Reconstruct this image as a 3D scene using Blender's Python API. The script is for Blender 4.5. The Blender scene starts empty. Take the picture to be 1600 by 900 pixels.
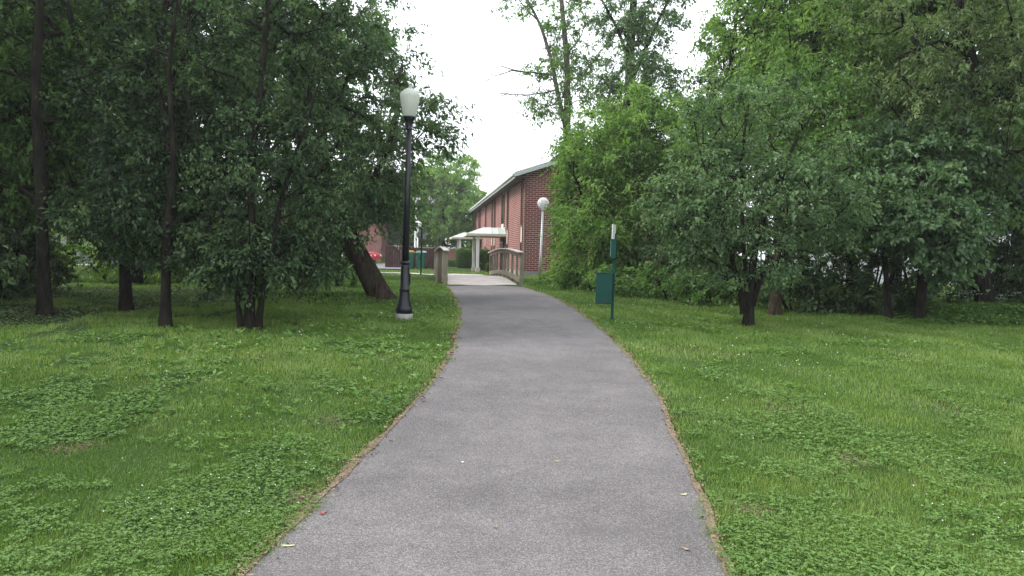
import bpy, math, random
import numpy as np
from mathutils import Vector, Matrix

R = math.radians
rng = np.random.default_rng(7)
random.seed(7)
scene = bpy.context.scene
col = scene.collection

# ------------------------------------------------------------------ camera
FPX = 1232.0                      # focal length in pixels of the 1600 px wide photograph
EYE = Vector((0.0, 0.0, 1.6))
PITCH = math.atan(50 / FPX)       # the camera looks slightly down
ROLL = R(1.2)
cam = bpy.data.cameras.new("camera")
cam.lens = 36.0 * FPX / 1600.0
cam.clip_end = 2000
cam_o = bpy.data.objects.new("camera", cam)
col.objects.link(cam_o)
CAMM = Matrix.Rotation(R(90) - PITCH, 4, 'X') @ Matrix.Rotation(ROLL, 4, 'Z')
cam_o.matrix_world = Matrix.Translation(EYE) @ CAMM
scene.camera = cam_o

# ------------------------------------------------------------------ light
SUN_DIR = Vector((-0.80, 0.10, 0.78)).normalized()     # towards the veiled sun: left, a little beyond
world = bpy.data.worlds.new("World")
scene.world = world
world.use_nodes = True
wn = world.node_tree
wn.nodes.clear()
w_out = wn.nodes.new("ShaderNodeOutputWorld")
w_bg = wn.nodes.new("ShaderNodeBackground")
w_bg.inputs["Strength"].default_value = 0.15
w_sky = wn.nodes.new("ShaderNodeTexSky")
w_sky.sky_type = 'NISHITA'
w_sky.sun_disc = False
w_sky.sun_elevation = math.asin(SUN_DIR.z)
w_sky.sun_rotation = math.atan2(SUN_DIR.x, SUN_DIR.y)
w_sky.dust_density = 4.0
w_mix = wn.nodes.new("ShaderNodeMix")
w_mix.data_type = 'RGBA'
w_mix.inputs[0].default_value = 0.8
w_mix.inputs[7].default_value = (7.6, 7.9, 8.3, 1)      # even white cloud cover
wn.links.new(w_sky.outputs[0], w_mix.inputs[6])
wn.links.new(w_mix.outputs[2], w_bg.inputs[0])
wn.links.new(w_bg.outputs[0], w_out.inputs[0])
sun = bpy.data.lights.new("sun", 'SUN')
sun.energy = 1.5
sun.angle = R(14)
sun.color = (1.0, 0.96, 0.88)
sun_o = bpy.data.objects.new("sun", sun)
col.objects.link(sun_o)
sun_o.rotation_euler = SUN_DIR.to_track_quat('Z', 'Y').to_euler()
sun_o.location = (-20, 10, 40)
scene.view_settings.view_transform = 'Standard'
scene.view_settings.look = 'None'
scene.view_settings.gamma = 1.0
scene.view_settings.exposure = 1.15
scene.cycles.max_bounces = 5
scene.cycles.diffuse_bounces = 3
scene.cycles.glossy_bounces = 2
scene.cycles.transmission_bounces = 3
scene.cycles.transparent_max_bounces = 6
scene.cycles.use_denoising = True

# ------------------------------------------------------------------ terrain and pixel helpers
PROF_Y = [-400, -20, 0, 4, 5, 6.3, 8.4, 11, 14, 19, 25, 36, 60, 75, 100, 400, 1200]
PROF_Z = [-1.2, -0.3, -0.04, 0.0, 0.03, 0.09, 0.24, 0.36, 0.47, 0.58, 0.66, 0.64, 0.62, 0.75, 0.9, 2.0, 4.0]
def H(x, y):
    x = np.asarray(x, float); y = np.asarray(y, float)
    z = np.interp(y, PROF_Y, PROF_Z)
    z = z + 0.018 * np.sin(x * 1.3 + 0.7 * y) * np.cos(y * 0.9 - 0.4 * x) + 0.01 * np.sin(3.1 * x + 1.0) * np.sin(2.3 * y)
    # creek bed crossing under the footbridge
    c = 30.2 - 0.12 * (x + 1.5)
    w = np.clip(1 - (np.abs(y - c) / 3.4) ** 2, 0, 1) * np.clip((40 - np.abs(x)) / 20, 0, 1)
    return z - 1.25 * w * w
def ray(px, py):
    d = CAMM.to_3x3() @ Vector(((px - 800) / FPX, -(py - 450) / FPX, -1.0))
    return d / d.y
def P(px, py, d):
    """world point seen at a photo pixel, d metres ahead"""
    v = EYE + ray(px, py) * d
    return np.array([v.x, v.y, v.z])
def G(px, py):
    """ground point seen at a photo pixel"""
    r = ray(px, py)
    ds = np.arange(1.5, 120, 0.02)
    zz = EYE.z + r.z * ds - H(r.x * ds, ds)
    i = int(np.argmax(zz < 0)) if (zz < 0).any() else len(ds) - 1
    d = ds[i]
    return np.array([r.x * d, d, float(H(r.x * d, d))])
def gz(x, y):
    return float(H(x, y))

# ------------------------------------------------------------------ materials
def lin(c):
    return tuple((v / 12.92 if v <= 0.04045 else ((v + 0.055) / 1.055) ** 2.4) for v in c)
class Mat:
    def __init__(s, name):
        s.m = bpy.data.materials.new(name)
        s.m.use_nodes = True
        s.t = s.m.node_tree
        s.t.nodes.clear()
        s.out = s.n("OutputMaterial")
    def n(s, kind, **kw):
        nd = s.t.nodes.new("ShaderNode" + kind)
        for k, v in kw.items():
            if k.startswith("i_"):
                nd.inputs[k[2:].replace("_", " ")].default_value = v
            else:
                setattr(nd, k, v)
        return nd
    def l(s, a, b):
        s.t.links.new(a, b)
    def coords(s, scale=(1, 1, 1), kind="Object"):
        tc = s.n("TexCoord"); mp = s.n("Mapping")
        mp.inputs["Scale"].default_value = scale
        s.l(tc.outputs[kind], mp.inputs[0])
        return mp.outputs[0]
    def noise(s, vec, scale, detail=4, rough=0.55, dist=0.0):
        nd = s.n("TexNoise")
        nd.inputs["Scale"].default_value = scale
        nd.inputs["Detail"].default_value = detail
        nd.inputs["Roughness"].default_value = rough
        nd.inputs["Distortion"].default_value = dist
        s.l(vec, nd.inputs["Vector"])
        return nd.outputs[0]
    def ramp(s, fac, stops):
        nd = s.n("ValToRGB")
        e = nd.color_ramp.elements
        while len(e) < len(stops): e.new(0.5)
        for k, (p, c) in enumerate(stops):
            e[k].position = p
            e[k].color = (c, c, c, 1) if isinstance(c, (int, float)) else (*c, 1)
        s.l(fac, nd.inputs[0])
        return nd.outputs[0]
    def mix(s, fac, a, b, mode='MIX'):
        nd = s.n("Mix"); nd.data_type = 'RGBA'; nd.blend_type = mode
        for sock, v in ((nd.inputs[0], fac), (nd.inputs[6], a), (nd.inputs[7], b)):
            if isinstance(v, (int, float)): sock.default_value = v if sock == nd.inputs[0] else (v, v, v, 1)
            elif isinstance(v, tuple): sock.default_value = (*v, 1)
            else: s.l(v, sock)
        return nd.outputs[2]
    def bump(s, h, strength=0.5, dist=0.01):
        nd = s.n("Bump"); nd.inputs["Strength"].default_value = strength; nd.inputs["Distance"].default_value = dist
        s.l(h, nd.inputs["Height"])
        return nd.outputs[0]
    def bsdf(s, color, rough=0.8, metal=0.0, normal=None, spec=0.4):
        b = s.n("BsdfPrincipled")
        if isinstance(color, tuple): b.inputs["Base Color"].default_value = (*color, 1)
        else: s.l(color, b.inputs["Base Color"])
        if isinstance(rough, (int, float)): b.inputs["Roughness"].default_value = rough
        else: s.l(rough, b.inputs["Roughness"])
        b.inputs["Metallic"].default_value = metal
        b.inputs["Specular IOR Level"].default_value = spec
        if normal is not None: s.l(normal, b.inputs["Normal"])
        return b
    def done(s, shader):
        s.l(shader.outputs[0], s.out.inputs[0])
        return s.m

def mat_plain(name, c, rough=0.5, metal=0.0, var=0.25, scale=3.0, spec=0.4):
    m = Mat(name)
    v = m.coords()
    f = m.noise(v, scale, 6, 0.65)
    dark = tuple(x * (1 - var) for x in c); light = tuple(min(1, x * (1 + var)) for x in c)
    c1 = m.ramp(f, [(0.3, dark), (0.7, light)])
    r = m.ramp(m.noise(v, scale * 7, 4), [(0.3, max(0, rough - 0.12)), (0.7, min(1, rough + 0.12))])
    return m.done(m.bsdf(c1, r, metal, m.bump(m.noise(v, scale * 30, 3), 0.08, 0.004), spec))

def mat_leaf(name, dark, mid, light, trans=0.3):
    m = Mat(name)
    a = m.n("Attribute"); a.attribute_name = "tone"
    c = m.ramp(a.outputs["Fac"], [(0.0, dark), (0.5, mid), (1.0, light)])
    b = m.bsdf(c, 0.5, 0, None, 0.35)
    t = m.n("BsdfTranslucent")
    tc = m.mix(1.0, c, (1.15, 1.30, 0.55), 'MULTIPLY')
    m.l(tc, t.inputs[0])
    mx = m.n("MixShader"); mx.inputs[0].default_value = trans
    m.l(b.outputs[0], mx.inputs[1]); m.l(t.outputs[0], mx.inputs[2])
    return m.done(mx)

def mat_bark(name, dark, light):
    m = Mat(name)
    v = m.coords((1, 1, 0.22))
    n1 = m.noise(v, 14, 8, 0.7, 0.6)
    n2 = m.noise(m.coords(), 1.6, 4)
    c = m.ramp(n1, [(0.35, dark), (0.62, light)])
    c = m.mix(m.ramp(n2, [(0.45, 0.0), (0.75, 0.35)]), c, (0.06, 0.075, 0.04))
    return m.done(m.bsdf(c, 0.95, 0, m.bump(n1, 1.0, 0.08), 0.05))

def mat_brick(name, c1, c2, mortar):
    m = Mat(name)
    v = m.coords(kind="UV")
    b = m.n("TexBrick")
    b.inputs["Scale"].default_value = 1.0
    b.inputs["Brick Width"].default_value = 0.305
    b.inputs["Row Height"].default_value = 0.1016
    b.inputs["Mortar Size"].default_value = 0.013
    b.inputs["Mortar Smooth"].default_value = 0.15
    b.inputs["Bias"].default_value = 0.0
    b.inputs["Color1"].default_value = (*c1, 1)
    b.inputs["Color2"].default_value = (*c2, 1)
    b.inputs["Mortar"].default_value = (*mortar, 1)
    m.l(v, b.inputs["Vector"])
    st = m.ramp(m.noise(v, 0.6, 5, 0.6), [(0.3, 0.78), (0.7, 1.1)])
    c = m.mix(1.0, b.outputs[0], st, 'MULTIPLY')
    c = m.mix(m.ramp(m.noise(v, 40, 3), [(0.4, 0.0), (0.8, 0.25)]), c, tuple(x * 0.5 for x in c1))
    inv = m.n("Math"); inv.operation = 'SUBTRACT'; inv.inputs[0].default_value = 1.0
    m.l(b.outputs["Fac"], inv.inputs[1])
    return m.done(m.bsdf(c, 0.9, 0, m.bump(inv.outputs[0], 0.6, 0.008), 0.2))

def mat_wood(name, dark, light):
    m = Mat(name)
    v = m.coords((6, 6, 6), "UV")
    mp = m.n("Mapping"); mp.inputs["Scale"].default_value = (0.15, 4.0, 1)
    m.l(v, mp.inputs[0])
    n1 = m.noise(mp.outputs[0], 3.0, 7, 0.7, 0.4)
    n2 = m.noise(m.coords(), 2.3, 5, 0.65)
    c = m.ramp(n1, [(0.3, dark), (0.7, light)])
    c = m.mix(m.ramp(n2, [(0.4, 0.0), (0.75, 0.55)]), c, tuple(x * 0.6 for x in dark))
    oi = m.n("ObjectInfo")
    c = m.mix(1.0, c, m.ramp(oi.outputs["Random"], [(0.0, (0.52, 0.48, 0.44)), (0.5, (0.9, 0.88, 0.85)), (1.0, (1.3, 1.28, 1.22))]), 'MULTIPLY') if name == 'weathered_wood' else c
    return m.done(m.bsdf(c, 0.9, 0, m.bump(n1, 0.5, 0.006), 0.15))

def mat_asphalt():
    m = Mat("asphalt_worn")
    v = m.coords()
    vo = m.n("TexVoronoi"); vo.inputs["Scale"].default_value = 170; m.l(v, vo.inputs["Vector"])
    sep = m.n("SeparateColor"); m.l(vo.outputs["Color"], sep.inputs[0])
    stone = m.ramp(sep.outputs[0], [(0.0, (0.080, 0.073, 0.074)), (0.5, (0.136, 0.127, 0.126)), (0.85, (0.188, 0.175, 0.174)), (1.0, (0.27, 0.255, 0.24))])
    fine = m.ramp(m.noise(v, 260, 3, 0.7), [(0.35, 0.65), (0.65, 1.2)])
    c = m.mix(1.0, stone, fine, 'MULTIPLY')
    big = m.ramp(m.noise(v, 0.45, 5, 0.6, 0.3), [(0.3, 0.72), (0.7, 1.22)])
    c = m.mix(1.0, c, big, 'MULTIPLY')
    mid = m.ramp(m.noise(v, 3.5, 4, 0.6), [(0.3, 0.87), (0.7, 1.10)])
    c = m.mix(1.0, c, mid, 'MULTIPLY')
    # old damp patch and a tar seam: real marks in the surface
    mp = m.n("Mapping"); mp.inputs["Scale"].default_value = (0.35, 1.6, 1); m.l(v, mp.inputs[0])
    smear = m.ramp(m.noise(mp.outputs[0], 1.1, 5, 0.65), [(0.58, 0.0), (0.72, 0.5)])
    c = m.mix(smear, c, (0.085, 0.08, 0.085))
    return m.done(m.bsdf(c, 0.92, 0, m.bump(vo.outputs["Distance"], 0.45, 0.004), 0.25))

def mat_concrete(name, c, scale=1.0):
    m = Mat(name)
    v = m.coords()
    n1 = m.noise(v, 2.0 * scale, 7, 0.7)
    c1 = m.ramp(n1, [(0.3, tuple(x * 0.72 for x in c)), (0.7, tuple(x * 1.12 for x in c))])
    c1 = m.mix(m.ramp(m.noise(v, 70, 3), [(0.45, 0.0), (0.8, 0.3)]), c1, tuple(x * 0.5 for x in c))
    return m.done(m.bsdf(c1, 0.9, 0, m.bump(m.noise(v, 45, 4), 0.4, 0.005), 0.2))

def mat_soil():
    m = Mat("lawn_soil")
    v = m.coords()
    n1 = m.noise(v, 0.55, 5, 0.6)
    n2 = m.noise(v, 38, 5, 0.75)
    g = m.ramp(n2, [(0.3, (0.018, 0.036, 0.009)), (0.55, (0.045, 0.085, 0.018)), (0.8, (0.095, 0.15, 0.045))])
    b = m.ramp(n2, [(0.3, (0.045, 0.038, 0.02)), (0.8, (0.14, 0.12, 0.07))])
    c = m.mix(m.ramp(n1, [(0.60, 0.0), (0.8, 0.5)]), g, b)
    # bare leaf mould under the left trees; dark tone also paints in their shade
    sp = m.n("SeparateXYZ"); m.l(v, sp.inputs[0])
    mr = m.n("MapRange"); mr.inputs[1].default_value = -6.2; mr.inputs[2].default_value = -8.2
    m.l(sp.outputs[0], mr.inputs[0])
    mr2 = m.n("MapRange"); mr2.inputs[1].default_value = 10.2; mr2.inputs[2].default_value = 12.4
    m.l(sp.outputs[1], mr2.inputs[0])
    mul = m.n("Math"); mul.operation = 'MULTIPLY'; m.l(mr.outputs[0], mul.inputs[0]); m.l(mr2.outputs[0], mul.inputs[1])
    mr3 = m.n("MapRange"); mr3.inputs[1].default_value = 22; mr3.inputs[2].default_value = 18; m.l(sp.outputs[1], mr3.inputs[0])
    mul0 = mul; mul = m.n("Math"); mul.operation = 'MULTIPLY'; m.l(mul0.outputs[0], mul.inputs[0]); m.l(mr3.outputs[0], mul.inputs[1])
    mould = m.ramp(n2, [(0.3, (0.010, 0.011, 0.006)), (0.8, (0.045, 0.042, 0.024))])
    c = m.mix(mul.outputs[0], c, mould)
    return m.done(m.bsdf(c, 1.0, 0, m.bump(n2, 0.8, 0.04), 0.1))

M = {}
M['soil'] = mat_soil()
M['asphalt'] = mat_asphalt()
M['straw'] = mat_plain("dry_straw_dirt", (0.16, 0.12, 0.085), 0.95, 0, 0.55, 30, 0.1)
M['grass'] = mat_leaf("grass_blade", (0.060, 0.125, 0.020), (0.130, 0.225, 0.042), (0.28, 0.34, 0.11), 0.36)
M['clover'] = mat_leaf("clover_leaf", (0.060, 0.13, 0.024), (0.115, 0.215, 0.042), (0.18, 0.29, 0.080), 0.3)
M['weed'] = mat_leaf("weed_leaf", (0.07, 0.15, 0.03), (0.12, 0.23, 0.045), (0.19, 0.31, 0.08), 0.3)
M['leaf_dark'] = mat_leaf("leaf_dark", (0.014, 0.038, 0.017), (0.044, 0.088, 0.029), (0.115, 0.185, 0.070), 0.28)  # low albedo keeps left trees and undergrowth dark: shade put into the colour
M['leaf_grey'] = mat_leaf("leaf_greygreen", (0.038, 0.080, 0.034), (0.092, 0.165, 0.068), (0.18, 0.27, 0.13), 0.34)
M['leaf_green'] = mat_leaf("leaf_green", (0.040, 0.092, 0.022), (0.095, 0.185, 0.045), (0.18, 0.30, 0.085), 0.42)
M['leaf_lime'] = mat_leaf("leaf_lime", (0.070, 0.150, 0.030), (0.165, 0.278, 0.074), (0.29, 0.41, 0.14), 0.48)
M['leaf_olive'] = mat_leaf("leaf_olive", (0.050, 0.085, 0.034), (0.130, 0.195, 0.078), (0.22, 0.29, 0.13), 0.42)
M['bark'] = mat_bark("bark_dark", (0.004, 0.0036, 0.0033), (0.030, 0.026, 0.021))
M['bark_warm'] = mat_bark("bark_warm", (0.020, 0.015, 0.011), (0.085, 0.064, 0.048))
M['bark_grey'] = mat_bark("bark_grey", (0.075, 0.068, 0.06), (0.21, 0.19, 0.17))
M['brick'] = mat_brick("brick_dark_red", (0.225, 0.048, 0.042), (0.15, 0.035, 0.032), (0.46, 0.38, 0.34))
M['brick_far'] = mat_brick("brick_far", (0.27, 0.085, 0.07), (0.21, 0.065, 0.055), (0.38, 0.28, 0.25))
M['wood'] = mat_wood("weathered_wood", (0.17, 0.145, 0.11), (0.44, 0.395, 0.32))
M['wood_deck'] = mat_wood("weathered_deck", (0.44, 0.38, 0.35), (0.70, 0.63, 0.59))
M['fence'] = mat_plain("brown_fence_paint", (0.052, 0.020, 0.020), 0.85, 0, 0.3, 4)
M['black'] = mat_plain("black_paint", (0.006, 0.008, 0.011), 0.42, 0, 0.3, 6)
M['concrete'] = mat_concrete("concrete", (0.28, 0.27, 0.255))
M['walk'] = mat_concrete("concrete_walk", (0.42, 0.40, 0.37), 0.5)
M['lot'] = mat_concrete("lot_asphalt", (0.17, 0.165, 0.17), 0.4)
M['trim'] = mat_plain("cream_trim", (0.60, 0.55, 0.47), 0.6, 0, 0.1, 3)
M['white'] = mat_plain("white_paint", (0.74, 0.74, 0.72), 0.5, 0, 0.08, 3)
M['roof_metal'] = mat_plain("pale_green_metal", (0.55, 0.62, 0.56), 0.42, 0.1, 0.08, 1.2)
M['fascia'] = mat_plain("grey_green_fascia", (0.46, 0.50, 0.47), 0.5, 0, 0.1, 1.5)
M['brown_panel'] = mat_plain("brown_panel", (0.17, 0.085, 0.066), 0.7, 0, 0.2, 3)
M['dark'] = mat_plain("dark_trim", (0.03, 0.026, 0.024), 0.6, 0, 0.2, 3)
M['green_paint'] = mat_plain("dark_green_paint", (0.002, 0.048, 0.036), 0.5, 0, 0.18, 5, 0.22)
M['green_plastic'] = mat_plain("green_plastic", (0.006, 0.115, 0.070), 0.5, 0, 0.15, 4)
M['lid_pale'] = mat_plain("pale_lid", (0.30, 0.46, 0.40), 0.5, 0, 0.1, 4)
M['lid_yellow'] = mat_plain("yellow_lid", (0.72, 0.36, 0.05), 0.5, 0, 0.1, 4)
M['galv'] = mat_plain("galvanised", (0.42, 0.43, 0.43), 0.4, 0.6, 0.12, 8)
M['sign_grey'] = mat_plain("sign_back", (0.22, 0.235, 0.25), 0.5, 0.3, 0.1, 5)
M['siding'] = mat_plain("white_siding", (0.66, 0.67, 0.68), 0.6, 0, 0.06, 1)
M['shingle'] = mat_plain("grey_shingle", (0.13, 0.13, 0.135), 0.9, 0, 0.25, 8)
M['red_car'] = mat_plain("red_car_paint", (0.42, 0.02, 0.03), 0.25, 0, 0.05, 2)
M['white_car'] = mat_plain("white_car_paint", (0.62, 0.64, 0.66), 0.25, 0, 0.05, 2)
M['tyre'] = mat_plain("tyre", (0.015, 0.015, 0.016), 0.85, 0, 0.2, 8)
M['petal'] = mat_plain("white_petal", (0.70, 0.72, 0.62), 0.8, 0, 0.15, 30)
M['yellow'] = mat_plain("yellow_petal", (0.75, 0.60, 0.03), 0.7, 0, 0.1, 30)
M['red_leaf'] = mat_plain("red_leaf", (0.36, 0.05, 0.04), 0.8, 0, 0.3, 60)
M['pale_leaf'] = mat_plain("pale_leaf", (0.50, 0.52, 0.24), 0.8, 0, 0.2, 60)
M['tan_leaf'] = mat_plain("tan_leaf", (0.26, 0.19, 0.12), 0.85, 0, 0.35, 40)
_g = Mat("window_glass"); M['glass'] = _g.done(_g.bsdf((0.02, 0.024, 0.028), 0.08, 0.0, None, 0.8))
_g = Mat("opal_globe")
_b = _g.bsdf((0.82, 0.82, 0.80), 0.22, 0, None, 0.5)
_t = _g.n("BsdfTranslucent"); _t.inputs[0].default_value = (0.85, 0.85, 0.84, 1)
_x = _g.n("MixShader"); _x.inputs[0].default_value = 0.4
_g.l(_b.outputs[0], _x.inputs[1]); _g.l(_t.outputs[0], _x.inputs[2]); M['globe'] = _g.done(_x)
_g = Mat("ribbed_acorn_glass")
_v = _g.coords()
_sep = _g.n("SeparateXYZ"); _g.l(_v, _sep.inputs[0])
_at = _g.n("Math"); _at.operation = 'ARCTAN2'; _g.l(_sep.outputs[0], _at.inputs[0]); _g.l(_sep.outputs[1], _at.inputs[1])
_mu = _g.n("Math"); _mu.operation = 'MULTIPLY'; _mu.inputs[1].default_value = 36; _g.l(_at.outputs[0], _mu.inputs[0])
_si = _g.n("Math"); _si.operation = 'SINE'; _g.l(_mu.outputs[0], _si.inputs[0])
_b = _g.bsdf((0.78, 0.81, 0.74), 0.18, 0, _g.bump(_si.outputs[0], 0.6, 0.01), 0.6)
_t = _g.n("BsdfTranslucent"); _t.inputs[0].default_value = (0.80, 0.84, 0.74, 1)
_tr = _g.n("BsdfTransparent"); _tr.inputs[0].default_value = (0.92, 0.95, 0.88, 1)
_x = _g.n("MixShader"); _x.inputs[0].default_value = 0.45
_g.l(_b.outputs[0], _x.inputs[1]); _g.l(_t.outputs[0], _x.inputs[2])
_y = _g.n("MixShader"); _y.inputs[0].default_value = 0.2
_g.l(_x.outputs[0], _y.inputs[1]); _g.l(_tr.outputs[0], _y.inputs[2]); M['acorn'] = _g.done(_y)

# ------------------------------------------------------------------ mesh building
def mesh_np(name, verts, faces_flat, nper, mat, tone=None, smooth=False):
    """one mesh from numpy arrays, all faces with nper corners"""
    me = bpy.data.meshes.new(name)
    nv = len(verts); nf = len(faces_flat) // nper
    me.vertices.add(nv); me.vertices.foreach_set("co", np.ascontiguousarray(verts, np.float32).ravel())
    me.loops.add(nf * nper); me.loops.foreach_set("vertex_index", np.ascontiguousarray(faces_flat, np.int32).ravel())
    me.polygons.add(nf); me.polygons.foreach_set("loop_start", np.arange(0, nf * nper, nper, dtype=np.int32))
    me.polygons.foreach_set("use_smooth", np.full(nf, smooth))
    me.materials.append(mat)
    me.update(calc_edges=True)
    if tone is not None:
        a = me.attributes.new("tone", 'FLOAT', 'FACE')
        a.data.foreach_set("value", np.ascontiguousarray(np.clip(tone, 0, 1), np.float32))
    return me

class MB:
    def __init__(s):
        s.v = []; s.f = []; s.uv = []; s.sm = []
    def poly(s, pts, uv=None, smooth=False):
        i = len(s.v); s.v += [tuple(p) for p in pts]
        s.f.append(tuple(range(i, i + len(pts)))); s.uv.append(uv); s.sm.append(smooth)
    def box(s, lo, hi, M4=None, bev=0.0):
        x0, y0, z0 = lo; x1, y1, z1 = hi
        c = [(x0, y0, z0), (x1, y0, z0), (x1, y1, z0), (x0, y1, z0), (x0, y0, z1), (x1, y0, z1), (x1, y1, z1), (x0, y1, z1)]
        for q, ax in (((0, 1, 5, 4), 'xz'), ((1, 2, 6, 5), 'yz'), ((2, 3, 7, 6), 'xz'), ((3, 0, 4, 7), 'yz'), ((4, 5, 6, 7), 'xy'), ((3, 2, 1, 0), 'xy')):
            pts = [c[k] for k in q]
            uv = [(p['xyz'.index(ax[0])], p['xyz'.index(ax[1])]) for p in pts]
            if ax == 'xz' and (x1 - x0) < (z1 - z0) and (x1 - x0) < 0.4: uv = [(b, a) for a, b in uv]
            if ax == 'yz' and (y1 - y0) < (z1 - z0) and (y1 - y0) < 0.4: uv = [(b, a) for a, b in uv]
            if ax == 'xy' and (x1 - x0) < (y1 - y0): uv = [(b, a) for a, b in uv]
            if M4 is not None: pts = [tuple(M4 @ Vector(p)) for p in pts]
            s.poly(pts, uv)
        return s
    def bar(s, a, b, w, h, up=(0, 0, 1)):
        """a board w wide and h high from a to b"""
        a = Vector(a); b = Vector(b); d = b - a; L = d.length; d.normalize()
        r = d.cross(Vector(up)).normalized(); u = r.cross(d)
        M4 = Matrix(((d.x, r.x, u.x, a.x), (d.y, r.y, u.y, a.y), (d.z, r.z, u.z, a.z), (0, 0, 0, 1)))
        c = [(x, y, z) for x in (0, L) for y in (-w / 2, w / 2) for z in (-h / 2, h / 2)]
        for q in ((0, 1, 3, 2), (4, 6, 7, 5), (0, 4, 5, 1), (2, 3, 7, 6), (1, 5, 7, 3), (0, 2, 6, 4)):
            pts = [c[k] for k in q]
            uv = [(p[0] + a.x, p[1] + p[2] + a.z * 3.1) for p in pts]
            s.poly([tuple(M4 @ Vector(p)) for p in pts], uv)
        return s
    def lathe(s, prof, n=24, cx=0, cy=0, cz=0, cap=True, smooth=True, flute=None):
        i0 = len(s.v)
        for r, z in prof:
            for k in range(n):
                a = 2 * math.pi * k / n
                s.v.append((cx + r * math.cos(a), cy + r * math.sin(a), cz + z))
        for j in range(len(prof) - 1):
            for k in range(n):
                k2 = (k + 1) % n
                s.f.append((i0 + j * n + k, i0 + j * n + k2, i0 + (j + 1) * n + k2, i0 + (j + 1) * n + k))
                s.uv.append(None); s.sm.append(smooth)
        if cap:
            s.f.append(tuple(i0 + k for k in range(n))[::-1]); s.uv.append(None); s.sm.append(False)
            t = i0 + (len(prof) - 1) * n
            s.f.append(tuple(t + k for k in range(n))); s.uv.append(None); s.sm.append(False)
        return s
    def prism(s, pts, y0, y1):
        """outline in x,z swept along y"""
        n = len(pts)
        s.poly([(x, y0, z) for x, z in pts], [(x, z) for x, z in pts])
        s.poly([(x, y1, z) for x, z in pts][::-1], [(x, z) for x, z in pts][::-1])
        for k in range(n):
            a, b = pts[k], pts[(k + 1) % n]
            ln = math.hypot(b[0] - a[0], b[1] - a[1])
            s.poly([(b[0], y0, b[1]), (a[0], y0, a[1]), (a[0], y1, a[1]), (b[0], y1, b[1])],
                   [(y0, b[1]), (y0, a[1]), (y1, a[1]), (y1, b[1])] if abs(b[1] - a[1]) > abs(b[0] - a[0]) else [(y0, b[0]), (y0, a[0]), (y1, a[0]), (y1, b[0])])
        return s
    def build(s, name, mat, parent=None, bevel=0.0, fix=True):
        me = bpy.data.meshes.new(name)
        me.from_pydata(s.v, [], s.f)
        uvl = me.uv_layers.new(name="UVMap")
        li = 0
        for f, uv in zip(s.f, s.uv):
            for k in range(len(f)):
                uvl.data[li].uv = uv[k] if uv else (s.v[f[k]][0] + s.v[f[k]][1], s.v[f[k]][2])
                li += 1
        me.polygons.foreach_set("use_smooth", s.sm)
        me.materials.append(mat)
        me.update()
        if fix:
            import bmesh
            bm = bmesh.new(); bm.from_mesh(me)
            bmesh.ops.remove_doubles(bm, verts=bm.verts, dist=0.0003)
            bmesh.ops.recalc_face_normals(bm, faces=bm.faces)
            if bevel:
                bmesh.ops.bevel(bm, geom=[e for e in bm.edges if len(e.link_faces) == 2 and e.calc_face_angle(0) > 0.5], offset=bevel, segments=2, affect='EDGES', profile=0.6)
            bm.to_mesh(me); bm.free()
        o = bpy.data.objects.new(name, me)
        col.objects.link(o)
        if parent is not None: o.parent = parent
        return o

def tag(o, label=None, cat=None, group=None, kind=None):
    if label: o["label"] = label
    if cat: o["category"] = cat
    if group: o["group"] = group
    if kind: o["kind"] = kind
    return o
def empty(name, loc, label, cat, rz=0.0, group=None, rot=None):
    o = bpy.data.objects.new(name, None)
    o.empty_display_size = 0.3
    o.location = loc
    o.rotation_euler = rot if rot else (0, 0, rz)
    col.objects.link(o)
    return tag(o, label, cat, group)
def link(name, me, parent=None):
    o = bpy.data.objects.new(name, me); col.objects.link(o)
    if parent is not None: o.parent = parent
    return o
def copy_tree(o, parent=None):
    c = o.copy(); col.objects.link(c)
    if parent is not None: c.parent = parent
    for ch in list(o.children): copy_tree(ch, c)
    return c

# ------------------------------------------------------------------ ground, path, pavements
def axis(lo, hi, near, step, far):
    pts = list(np.arange(near[0], near[1], step))
    a = near[1]; s = step
    while a < hi: pts.append(a); s *= 1.18; a += s
    pts.append(hi)
    a = near[0] - step; s = step; q = []
    while a > lo: q.append(a); s *= 1.18; a -= s
    q.append(lo)
    return np.array(sorted(q) + pts)
gx = axis(-900, 900, (-22, 22), 0.3, 0); gy = axis(-200, 1200, (-2, 46), 0.3, 0)
X, Y = np.meshgrid(gx, gy)
Z = H(X, Y)
nx, ny = len(gx), len(gy)
idx = np.arange(nx * ny).reshape(ny, nx)
fc = np.stack([idx[:-1, :-1], idx[:-1, 1:], idx[1:, 1:], idx[1:, :-1]], -1).reshape(-1)
tag(link("ground", mesh_np("ground", np.stack([X, Y, Z], -1).reshape(-1, 3), fc, 4, M['soil'], smooth=True)), kind="structure")

L_PX = [(385, 900), (425, 860), (470, 815), (515, 770), (560, 725), (602, 683), (640, 640), (668, 608), (690, 580), (704, 558), (713, 535), (718, 512), (719, 492), (716, 475), (709, 460), (699, 447.5)]
R_PX = [(1135, 900), (1120, 855), (1105, 810), (1090, 773), (1075, 735), (1060, 697), (1045, 660), (1031, 630), (1014, 600), (993, 570), (970, 545), (945, 521), (918, 499), (893, 481), (862, 464), (818, 449)]
Lp = np.array([G(*p) for p in L_PX])[:, :2]; Rp = np.array([G(*p) for p in R_PX])[:, :2]
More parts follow.
